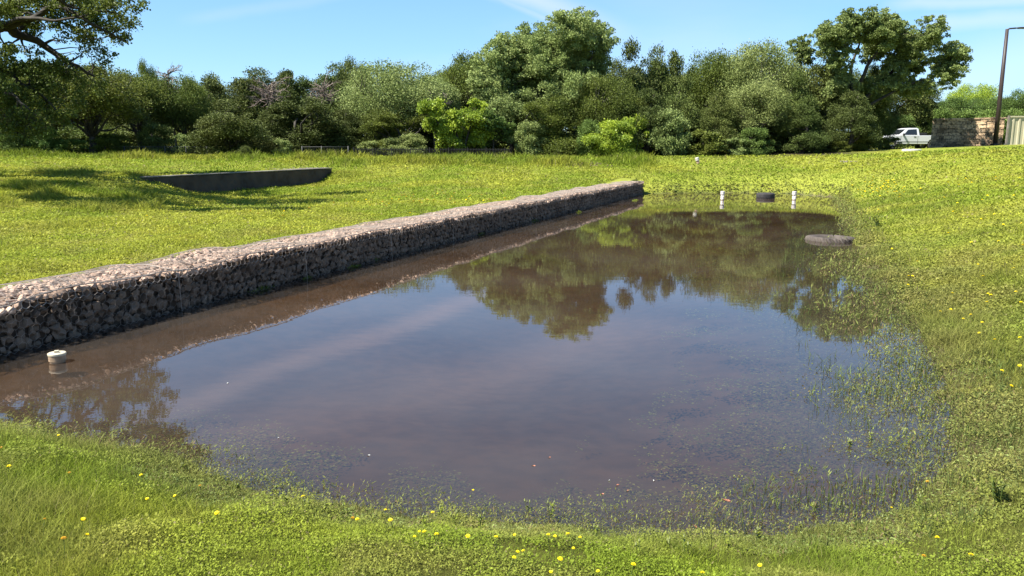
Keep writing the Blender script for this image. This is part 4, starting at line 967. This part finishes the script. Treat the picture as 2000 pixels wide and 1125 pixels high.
custom_tree('young_tree', 'bright yellow green young tree behind the picket fence', g0(900, 49.3),
            crowns([(845, 215, 24, 8), (840, 245, 26, 7), (872, 240, 28, 8), (905, 230, 26, 8), (932, 205, 18, 5), (935, 235, 24, 7), (880, 270, 36, 10), (925, 265, 32, 9)], 49.3, .8), 42000, .10, 'bright',
            [([g0(900, 49.3), pz(895, 270, 49.3), pz(880, 240, 49.3)], .09, .03), ([g0(902, 49.3), pz(915, 260, 49.3), pz(930, 215, 49.3)], .08, .03), ([g0(898, 49.3), pz(870, 265, 49.3), pz(846, 225, 49.3)], .07, .02)], 5)
custom_tree('oak_tree', 'greyish bush like tree right behind the bright young tree', g0(965, 50),
            crowns([(960, 245, 30, 10), (950, 272, 30, 8), (985, 265, 26, 8)], 50, .8), 8000, .14, 'shrub', [([g0(965, 50), pz(962, 260, 50)], .08, .03)], 6, group=G1)
Y = 55
custom_tree('elm_tree', 'tallest tree of the belt, pale leafy crown at the centre', g0(1080, Y),
            crowns([(1120, 68, 44, 18), (1070, 85, 42, 16), (1020, 108, 42, 16), (1165, 90, 36, 14), (1150, 130, 42, 12), (985, 140, 36, 12), (1090, 130, 50, 14), (1040, 160, 48, 13), (965, 185, 34, 11), (1110, 185, 50, 12), (1160, 175, 40, 9), (1000, 215, 40, 9), (1175, 60, 22, 7), (1095, 50, 26, 8), (990, 100, 38, 12), (1000, 150, 48, 12), (1060, 120, 48, 12), (1120, 115, 46, 12), (1030, 72, 30, 9), (960, 125, 30, 9), (940, 165, 28, 8), (1130, 50, 30, 8)], Y, 1.8), 210000, .092, 'paleoak',
            [([g0(1080, Y), pz(1080, 230, Y), pz(1085, 160, Y), pz(1115, 70, Y)], .26, .05), ([pz(1080, 240, Y), pz(1050, 190, Y, .5), pz(1000, 130, Y, 1)], .16, .04), ([pz(1082, 220, Y), pz(1125, 160, Y, -.5), pz(1165, 95, Y, -1)], .15, .04), ([pz(1078, 250, Y), pz(1020, 220, Y), pz(965, 185, Y, -1)], .12, .03)], 7, group=G1, kk=7, lr=(.10, .25), twigs=70, sp=1.12)
Y = 54
custom_tree('live_oak', 'tall open oak with sky showing between its limbs at the right', g0(1665, Y),
            crowns([(1700, 68, 36, 16), (1650, 70, 28, 9), (1770, 85, 32, 10), (1630, 165, 34, 8), (1745, 165, 34, 9), (1790, 170, 30, 8), (1700, 180, 34, 8), (1575, 85, 22, 6), (1655, 55, 32, 12), (1605, 80, 34, 13), (1585, 105, 26, 9), (1740, 70, 30, 11), (1720, 90, 34, 10), (1790, 70, 30, 10), (1775, 105, 30, 9), (1820, 85, 24, 8), (1840, 120, 32, 11), (1865, 135, 22, 7), (1800, 130, 28, 8), (1825, 155, 26, 7), (1620, 120, 26, 7), (1740, 130, 26, 6)], Y, 1.8), 190000, .09, 'paleoak',
            [([g0(1672, Y), pz(1668, 230, Y), pz(1664, 165, Y), pz(1662, 135, Y), pz(1675, 95, Y), pz(1690, 60, Y)], .22, .03), ([pz(1667, 175, Y), pz(1640, 150, Y, .5), pz(1610, 90, Y, .8)], .13, .03), ([pz(1668, 190, Y), pz(1690, 130, Y, -.3), pz(1708, 105, Y, -.3), pz(1735, 65, Y, 0)], .16, .03),
             ([pz(1670, 215, Y), pz(1735, 150, Y, .3), pz(1780, 110, Y, .5), pz(1800, 75, Y, .5)], .15, .03), ([pz(1671, 220, Y), pz(1760, 170, Y, -.4), pz(1820, 150, Y, -.6), pz(1865, 130, Y, -.6)], .11, .02)], 8, group=G1, kk=8, lr=(.09, .23), twigs=90, sp=1.15)
# big oak reaching in from the left: limbs follow the photograph, trunk stands just out of view
tb = (-24.0, 27.5, gz(-24, 27.5))
def q3(px, py, Y): p = at(px, py, Y); return (p.x, p.y, p.z)
K0 = (-23.2, 27.6, 4.2)
limbs = [([tb, (-23.8, 27.4, 2.4), K0], .42, .33),
         ([K0, (-21.5, 28.5, 6.3), q3(0, 52, 30), q3(30, 66, 30.5), q3(75, 82, 31), q3(115, 110, 31.5), q3(150, 130, 32), q3(185, 150, 32.5)], .26, .04),
         ([K0, (-22, 29, 7), q3(-10, 28, 31), q3(20, 8, 31), q3(60, 2, 31), q3(110, -10, 31)], .2, .05),
         ([q3(30, 66, 30.5), q3(60, 40, 31), q3(100, 38, 31.5), q3(165, 60, 32)], .09, .025),
         ([q3(0, 52, 30), q3(50, 35, 29.5), q3(110, 40, 29), q3(170, 30, 29)], .09, .025),
         ([K0, (-21.8, 27.2, 5.0), q3(0, 140, 29), q3(35, 160, 29), q3(80, 185, 29.5), q3(110, 215, 30)], .14, .03),
         ([K0, (-21, 27, 4.4), q3(0, 180, 28), q3(40, 200, 28), q3(70, 225, 28)], .1, .02),
         ([K0, (-20, 26.5, 7), (-16.5, 26, 8.2), (-13.5, 25, 8.0), (-11, 24.2, 7.2)], .22, .03),
         ([(-16.5, 26, 8.2), (-14, 27.5, 9), (-12, 28, 9)], .1, .03),
         ([K0, (-21, 24, 7), (-17.5, 21.5, 8.0), (-13.6, 20, 7.6), (-10.6, 20.5, 6.9)], .2, .03),
         ([(-17.5, 21.5, 8), (-15.5, 23.5, 8.8), (-13.5, 23, 9.0)], .1, .03),
         ([K0, (-23.5, 29, 7.5), (-21, 31, 9.5), (-17, 32, 9.3)], .2, .04),
         ([K0, (-26, 26, 8), (-28, 25, 9.5)], .2, .05)]
def cw_(px, py, Y, r, k): p = at(px, py, Y); return (Vector(p), r, k)
ocr = [cw_(30, 20, 31, .85, 6), cw_(90, 8, 31, .95, 7), cw_(140, 30, 31.5, .9, 7), cw_(190, 45, 32, .85, 7), cw_(215, 62, 32, .5, 5), cw_(170, 85, 32, .7, 5), cw_(120, 70, 31, .6, 4), cw_(205, 15, 31, .8, 6), cw_(60, 50, 30, .5, 3),
       cw_(205, 110, 32, .55, 4), cw_(160, 5, 30, .9, 6), cw_(20, 95, 30, .5, 3), cw_(60, 105, 31, .5, 3),
       cw_(20, 150, 29, .8, 6), cw_(70, 165, 29.5, .85, 6), cw_(25, 200, 28.5, .8, 6), cw_(90, 210, 30, .7, 5), cw_(150, 160, 31, .6, 4), cw_(195, 170, 32.5, .5, 4), cw_(120, 150, 31, .5, 4), cw_(50, 230, 28, .6, 4),
       (Vector((-14, 25.2, 8.1)), 1.3, 9), (Vector((-11.4, 24.3, 7.3)), 1.1, 9), (Vector((-12.3, 28, 9)), 1.1, 7), (Vector((-17, 26, 8.8)), 1.4, 8), (Vector((-13.8, 20.3, 7.8)), 1.3, 9), (Vector((-11.0, 20.6, 7.0)), 1.0, 8), (Vector((-17.4, 21.6, 8.6)), 1.5, 8),
       (Vector((-14, 23, 9.2)), 1.2, 7), (Vector((-20, 24, 9)), 1.8, 9), (Vector((-18, 31.5, 9.8)), 1.6, 9), (Vector((-22, 28, 10)), 2.2, 12), (Vector((-27, 26, 9)), 2.4, 12), (Vector((-20, 19.5, 7.5)), 1.5, 8)]
def rc(px, py, Y, r, k):
    d = raydir(px, py); t = Y/d[1]; return (Vector((d[0]*t, Y, -(EYE+d[2]*t))), r, k)
for px, py, Y in [(60, 735, 29), (120, 750, 30), (180, 725, 31), (240, 705, 31), (300, 700, 31), (312, 735, 30), (290, 772, 29), (230, 790, 29), (160, 800, 28), (80, 790, 28), (335, 850, 25.5), (275, 845, 26), (210, 860, 25), (305, 832, 26), (355, 858, 25), (250, 890, 24), (30, 830, 27), (110, 850, 26), (20, 780, 29), (150, 880, 25)]:
    ocr.append(rc(px-12, py, Y, .6, 5))
for px, py, Y in [(60, 770, 28), (10, 745, 29), (100, 780, 28), (190, 770, 30), (150, 820, 27), (70, 820, 27), (0, 830, 27), (250, 760, 29), (200, 830, 26), (120, 715, 31), (265, 818, 27), (315, 800, 28), (225, 812, 27), (330, 770, 29)]: ocr.append(rc(px, py, Y, .55, 5))
ocr += [(Vector(q), 1.25, 8) for q in ((-17, 20, 8.6), (-16.2, 22, 9), (-17.5, 24, 9.2), (-16.2, 25.5, 9.4), (-15.4, 23.8, 9.5), (-18.5, 21, 8.4))]
R3 = lambda px, py, Y: tuple(rc(px, py, Y, 0, 0)[0])
limbs += [([K0, (-20, 27, 6.2), R3(0, 795, 27), R3(60, 825, 27), R3(110, 845, 27), R3(165, 868, 26), R3(240, 852, 26), R3(325, 842, 25.5)], .24, .03), ([K0, (-20.5, 29, 6), R3(50, 722, 30), R3(140, 745, 30), R3(185, 764, 30), R3(240, 735, 30), R3(300, 695, 31)], .2, .03), ([R3(110, 845, 27), R3(180, 800, 28), R3(210, 770, 29), R3(290, 760, 29)], .1, .02)]
for px, py, Y in [(15, 120, 29), (55, 135, 29.5), (105, 130, 30.5), (30, 235, 28), (75, 250, 28.5), (115, 235, 29.5), (5, 175, 28), (140, 190, 31), (60, 200, 29), (10, 260, 28)]: ocr.append(cw_(px, py, Y, .7, 5))
custom_tree('overhanging_oak', 'near oak reaching its twisted dark limbs in from the upper left', tb, ocr, 145000, .075, 'oak', limbs, 17, shell=.2, twigs=210, kk=2.0, lr=(.2, .42))
# dead treetops
def dead_tree(px, py, Y, size, label, seed, droop=.5):
    p = at(px, py, Y); zb_ = gz(p.x, Y); e = empty('dead_tree', (p.x, Y, zb_)); tag(e, label, 'tree', 'dead bare trees in the belt'); r_ = random.Random(seed); mb = MB(); top = p.z-zb_
    trunk = curve_pts((0, .5, -.2), (0, 0, top*.97), r_, 8, wob=.05); mb.tube(trunk, [.10*(1-.7*j/7) for j in range(8)], 6)
    tw = MB()
    for i in range(34):
        st_ = Vector((0, 0, top*r_.uniform(.72, .98))); a_ = r_.uniform(0, 6.28); d = Vector((math.cos(a_), math.sin(a_)-.5, r_.uniform(-.35, .75))).normalized()*size*r_.uniform(.5, 1.1)
        c_ = curve_pts(st_, st_+d, r_, 6, sag=-size*droop*r_.random()*.5, wob=.2); mb.tube(c_, [.035*(1-.75*j/5) for j in range(6)], 4)
        for _ in range(7):
            q = c_[r_.randint(1, 5)]; d2 = (d.normalized()+Vector((r_.gauss(0, .7), r_.gauss(0, .7), r_.gauss(0, .6)))).normalized()*size*r_.uniform(.2, .5)
            tw.tube(curve_pts(q, q+d2, r_, 4, wob=.25), [.016, .013, .01, .006], 3, False)
    mb.build('trunk', M['deadwood'], e, True); tw.build('twigs', M['deadwood'], e)
plant(532, 212, 50, 50.5, 'jun2', 'juniper', 'dark juniper between the big bushy juniper and the wide dark juniper', name='juniper_tree', group=G1)
dead_tree(525, 166, 54.5, 1.3, 'left bare dead treetop, pinkish grey, above the junipers', 3)
dead_tree(632, 166, 54.5, 1.25, 'right bare dead treetop, spread wide above the wide dark juniper', 4)
dead_tree(852, 180, 53, .8, 'small reddish bare treetop above the bright young tree', 5)
dead_tree(328, 140, 53.8, .9, 'bare pale branches sticking out of the oaks above the chain link fence', 6)

# ------------------------------------------------------------------ flowers, stalks, floating leaves
def flower_proto(matn):
    e = empty('dandelion'); mb = MB()
    for ring, (rr_, ln, zz) in enumerate(((.002, .013, .001), (.002, .011, .004), (.001, .008, .007))):
        for i in range(11-2*ring):
            t = 2*math.pi*i/(11-2*ring)+ring*.3; c, s = math.cos(t), math.sin(t); wv = .0032
            mb.add([(c*rr_, s*rr_, zz), (c*(rr_+ln*.7)-s*wv, s*(rr_+ln*.7)+c*wv, zz+.003), (c*(rr_+ln), s*(rr_+ln), zz+.002), (c*(rr_+ln*.7)+s*wv, s*(rr_+ln*.7)-c*wv, zz+.003)], [(0, 1, 2, 3)])
    mb.build('petals', M[matn], e); mb = MB(); mb.tube([(0, 0, 0), (.006, .002, -.05), (.0, .004, -.13)], .0016, 4); mb.build('stem', M['stem'], e); return e
fp = flower_proto('petal'); fo = flower_proto('orange')
FL = [(115, 851), (3, 875), (18, 911), (136, 925), (88, 1017), (125, 1054), (171, 1046), (163, 1015), (276, 930), (288, 976), (342, 970), (391, 950), (424, 1004), (592, 970), (689, 1014), (698, 1015), (753, 997), (763, 1017), (845, 1001), (810, 1049), (819, 1040), (829, 1040), (853, 1044),
      (914, 1049), (924, 960), (969, 1049), (1005, 1047), (1071, 1045), (1084, 1049), (1109, 1044), (1133, 1051), (1120, 1072), (1011, 1078), (1022, 1076), (1004, 1091), (1094, 1095), (1076, 1119), (1168, 1116), (1237, 1105), (1372, 1120), (1484, 1107), (1811, 941), (1741, 993), (1830, 1051), (1804, 1088), (1896, 1086)]
rf = random.Random(44); first = {}
def put_flower(loc, sc, label, group, orange=False):
    pr_ = fo if orange else fp
    if id(pr_) not in first: e = pr_; first[id(pr_)] = 1
    else: e = copy_tree(pr_)
    e.location = loc; e.scale = (sc, sc, min(sc, 2.2)); e.rotation_euler = (rf.uniform(-.35, .2), rf.uniform(-.3, .3), rf.uniform(0, 6.28)); tag(e, label, 'flower', group)
for px, py in FL:
    p = hit(px, py, .12); put_flower((p.x, p.y, max(p.z, 0)+.12), rf.uniform(.55, .95), 'yellow dandelion on a thin stem in the foreground grass', 'dandelions on the near bank', rf.random() < .15)
for i in range(168):
    if i < 48: px, py = rf.gauss(1722, 26), rf.gauss(366, 9)
    elif i < 105: px, py = rf.uniform(1680, 2000), 345+rf.random()**1.6*330
    elif i < 112: px, py = rf.uniform(1880, 2000), rf.uniform(550, 800)
    elif i < 150: px, py = rf.gauss(rf.choice([730, 900, 880, 800]), 40), rf.gauss(392, 7)
    else: px, py = rf.uniform(150, 1000), rf.uniform(380, 430)
    p = hit(px, py, .06)
    if float(sdist(p.x, p.y)) < .3: continue
    if bool(wallmask(np.array([p.x]), np.array([p.y]))[0]): continue
    left = px < 1100
    put_flower((p.x, p.y, p.z+rf.uniform(.07, .13)), 0.8+p.y/18, 'yellow wildflower in the meadow left of the gabion wall' if left else 'yellow dandelion scattered on the green right bank', 'wildflowers in the meadow' if left else 'dandelions on the right bank', left and rf.random() < .7)
# weed stalks standing at the near shore
def stalk(px, py, h, label, seed, lean=.2, leaves=8):
    p = hit(px, py); r_ = random.Random(seed); e = empty('weed_stalk', (p.x, p.y, p.z-.02), r_.uniform(0, 6.28)); tag(e, label, 'weed', 'tall weeds on the near shore')
    mb = MB(); lv = MB(); hd = MB()
    for k in range(r_.randint(2, 4)):
        a_ = r_.uniform(0, 6.28); hh = h*r_.uniform(.6, 1); end = Vector((math.cos(a_)*lean*hh, math.sin(a_)*lean*hh, hh)); c_ = curve_pts((0, 0, 0), end, r_, 6, wob=.08); mb.tube(c_, [.0018]*6, 4)
        hd = MB(); hd.tube([c_[-1], c_[-1]+Vector((0, 0, .008)), c_[-1]+Vector((0, 0, .022))], [.002, .0055, .001], 6); hd.build('seed_head', M['seedhead'], e)
        for i in range(leaves):
            q = c_[r_.randint(1, 5)]; t = r_.uniform(0, 6.28); L_ = r_.uniform(.012, .03); d = Vector((math.cos(t), math.sin(t), .5))*L_; s = Vector((-math.sin(t), math.cos(t), 0))*L_*.28; lv.add([q, q+d*.5+s, q+d, q+d*.5-s], [(0, 1, 2, 3)])
    mb.build('stem', M['stem'], e); lv.build('leaves', M['weedleaf'], e)
STK = [(1075, 1015, .16), (1030, 1000, .10), (560, 985, .10), (600, 1000, .09), (674, 1005, .12), (640, 1003, .10), (830, 1030, .10), (860, 1010, .11), (885, 1030, .14), (940, 1040, .16), (1160, 1060, .14), (1240, 1095, .15), (1300, 1080, .10), (1340, 1090, .12), (1420, 1075, .12), (1560, 1040, .08), (1590, 1000, .07), (1800, 1010, .2), (1790, 1000, .16), (1730, 1050, .14), (1690, 1060, .14), (1660, 870, .06), (1700, 860, .07), (1770, 870, .16), (1765, 800, .16), (1800, 820, .1), (1950, 980, .12), (465, 960, .07), (480, 990, .08), (355, 920, .07), (540, 970, .08), (1480, 1060, .10)]
for i, (px, py, h) in enumerate(STK):
    stalk(px, py, h, 'thin leafy weed with seed heads rising at the edge of the near shore', 100+i)
# low weeds floating along the foot of the gabion wall
for i, (px, py, r0) in enumerate([(512, 566, .16), (600, 545, .07), (692, 522, .11), (735, 508, .08), (806, 488, .14), (860, 472, .08), (940, 458, .1), (1045, 432, .12), (1130, 415, .12),  (1240, 392, .2)]):
    p = onz(px, py); e = empty('floating_weed', (p.x, p.y, 0)); r_ = random.Random(700+i); lv = MB(); mb = MB()
    tag(e, ('widest' if i == 0 else 'small')+' green weed floating at the foot of the gabion wall', 'weed', 'weeds floating along the gabion wall') if i else tag(e, 'widest green weed clump floating at the foot of the gabion wall', 'weed')
    for k in range(int(70+900*r0)):
        a_ = r_.uniform(0, 6.28); q_ = r0*r_.random()**.7; q = Vector((wd[0]*math.cos(a_)*q_*2-wd[1]*math.sin(a_)*q_*.5, wd[1]*math.cos(a_)*q_*2+wd[0]*math.sin(a_)*q_*.5, r_.uniform(.0, .05)*(1.3-q_/r0)))
        t = r_.uniform(0, 6.28); L_ = r_.uniform(.015, .035); d = Vector((math.cos(t), math.sin(t), r_.uniform(0, .8)))*L_; s_ = Vector((-math.sin(t), math.cos(t), 0))*L_*.3; lv.add([q, q+d*.5+s_, q+d, q+d*.5-s_], [(0, 1, 2, 3)])
    for k in range(5): mb.tube([(0, 0, -.15), (r_.gauss(0, r0*.4), r_.gauss(0, r0*.4), .03)], .002, 4)
    lv.build('leaves', M['weedleaf'], e); mb.build('stem', M['stem'], e)
# dark docks at the right bank
for px, py, h, lb in ((1712, 445, .35, 'small dark leafy sapling on the right bank beside the tractor tyre'), (1948, 985, .16, 'dark green dock plant in the matted grass at lower right')):
    p = hit(px, py); e = empty('broadleaf_weed', tuple(p)); tag(e, lb, 'weed'); r_ = random.Random(px); lv = MB(); mb = MB()
    for k in range(6):
        a_ = r_.uniform(0, 6.28); end = Vector((math.cos(a_)*.25*h, math.sin(a_)*.25*h, h*r_.uniform(.6, 1))); c_ = curve_pts((0, 0, 0), end, r_, 5); mb.tube(c_, [.004]*5, 4)
        for i in range(9):
            q = c_[r_.randint(1, 4)]; t = r_.uniform(0, 6.28); L_ = h*r_.uniform(.15, .35); d = Vector((math.cos(t), math.sin(t), .7))*L_; s = Vector((-math.sin(t), math.cos(t), 0))*L_*.2; lv.add([q, q+d*.5+s, q+d, q+d*.5-s], [(0, 1, 2, 3)])
    mb.build('stem', M['stem'], e); lv.build('leaves', M['oak'], e)
# floating leaves and petals
for i, (px, py, big) in enumerate([(1042, 909, 1.1), (1073, 893, .8), (1176, 964, .9), (1206, 947, 1), (1226, 958, .9), (1358, 1027, 1.3), (1418, 976, 2.0), (1190, 938, .6), (720, 889, .9), (544, 855, .8), (445, 748, 1.2), (1277, 938, .8)]):
    p = onz(px, py, .003); e = MB(); r_ = random.Random(i); n = 8; v = []; Ls = .014*big
    for k in range(n): t = 2*math.pi*k/n; v.append((math.cos(t)*Ls*(1.2 if k in (0, 4) else .8), math.sin(t)*Ls*.45, .001+.003*math.sin(t*2)))
    v.append((0, 0, 0)); e.add(v, [(k, (k+1) % n, 8) for k in range(n)]); ob = e.build('floating_leaf', M['leaflit'] if i < 7 else M['paleleaf'])
    ob.location = p; ob.rotation_euler = (0, 0, r_.uniform(0, 3)); tag(ob, 'tiny reddish fallen leaf floating on the water near the shore' if i < 7 else 'tiny pale leaf scrap floating on open water', 'leaf', 'reddish leaves on the water' if i < 7 else 'pale scraps on the water')
# pale flat lids in the lawn
p = hit(1780, 294); e = MB(); e.lathe([(0, .03), (.42, .03), (.5, .01), (.5, -.1)], 28); ob = e.build('flat_rock', M['pvc'], bevel=0); ob.location = (p.x, p.y, p.z+.04); ob.scale = (1.1, 1.0, 1.6); tag(ob, 'white flat slab lying in the lawn in front of the pickup', 'slab')
p = hit(1662, 315); e = MB(); e.lathe([(0, .02), (.5, .02), (.55, .0), (.55, -.1)], 28); ob = e.build('ground_lid', M['concrete']); ob.location = (p.x, p.y, p.z+.0); ob.scale = (1.1, .8, 1); tag(ob, 'pale flat lid in the lawn below the layered juniper', 'lid')
# bare earth patch on the far bank
pe = hit(1135, 321); mbp = []; r_ = random.Random(3)
xs = [pe.x+r_.gauss(0, .85) for _ in range(260)]; VV = []; FF = []; off = 0
for x in xs:
    y = pe.y+r_.gauss(0, .45); V, F = protos[r_.randrange(24)]; s = r_.uniform(.02, .07); VV.append(V*s+np.array([x, y, gz(x, y)+s*.4+.03])); FF.append(F+off); off += len(V)
ob = link('gravel_patch', npmesh('gravel_patch', np.concatenate(VV), np.concatenate(FF), M['stone'])); tag(ob, 'patch of pinkish gravel in the grass behind the end of the gabion wall', 'gravel', kind='stuff')
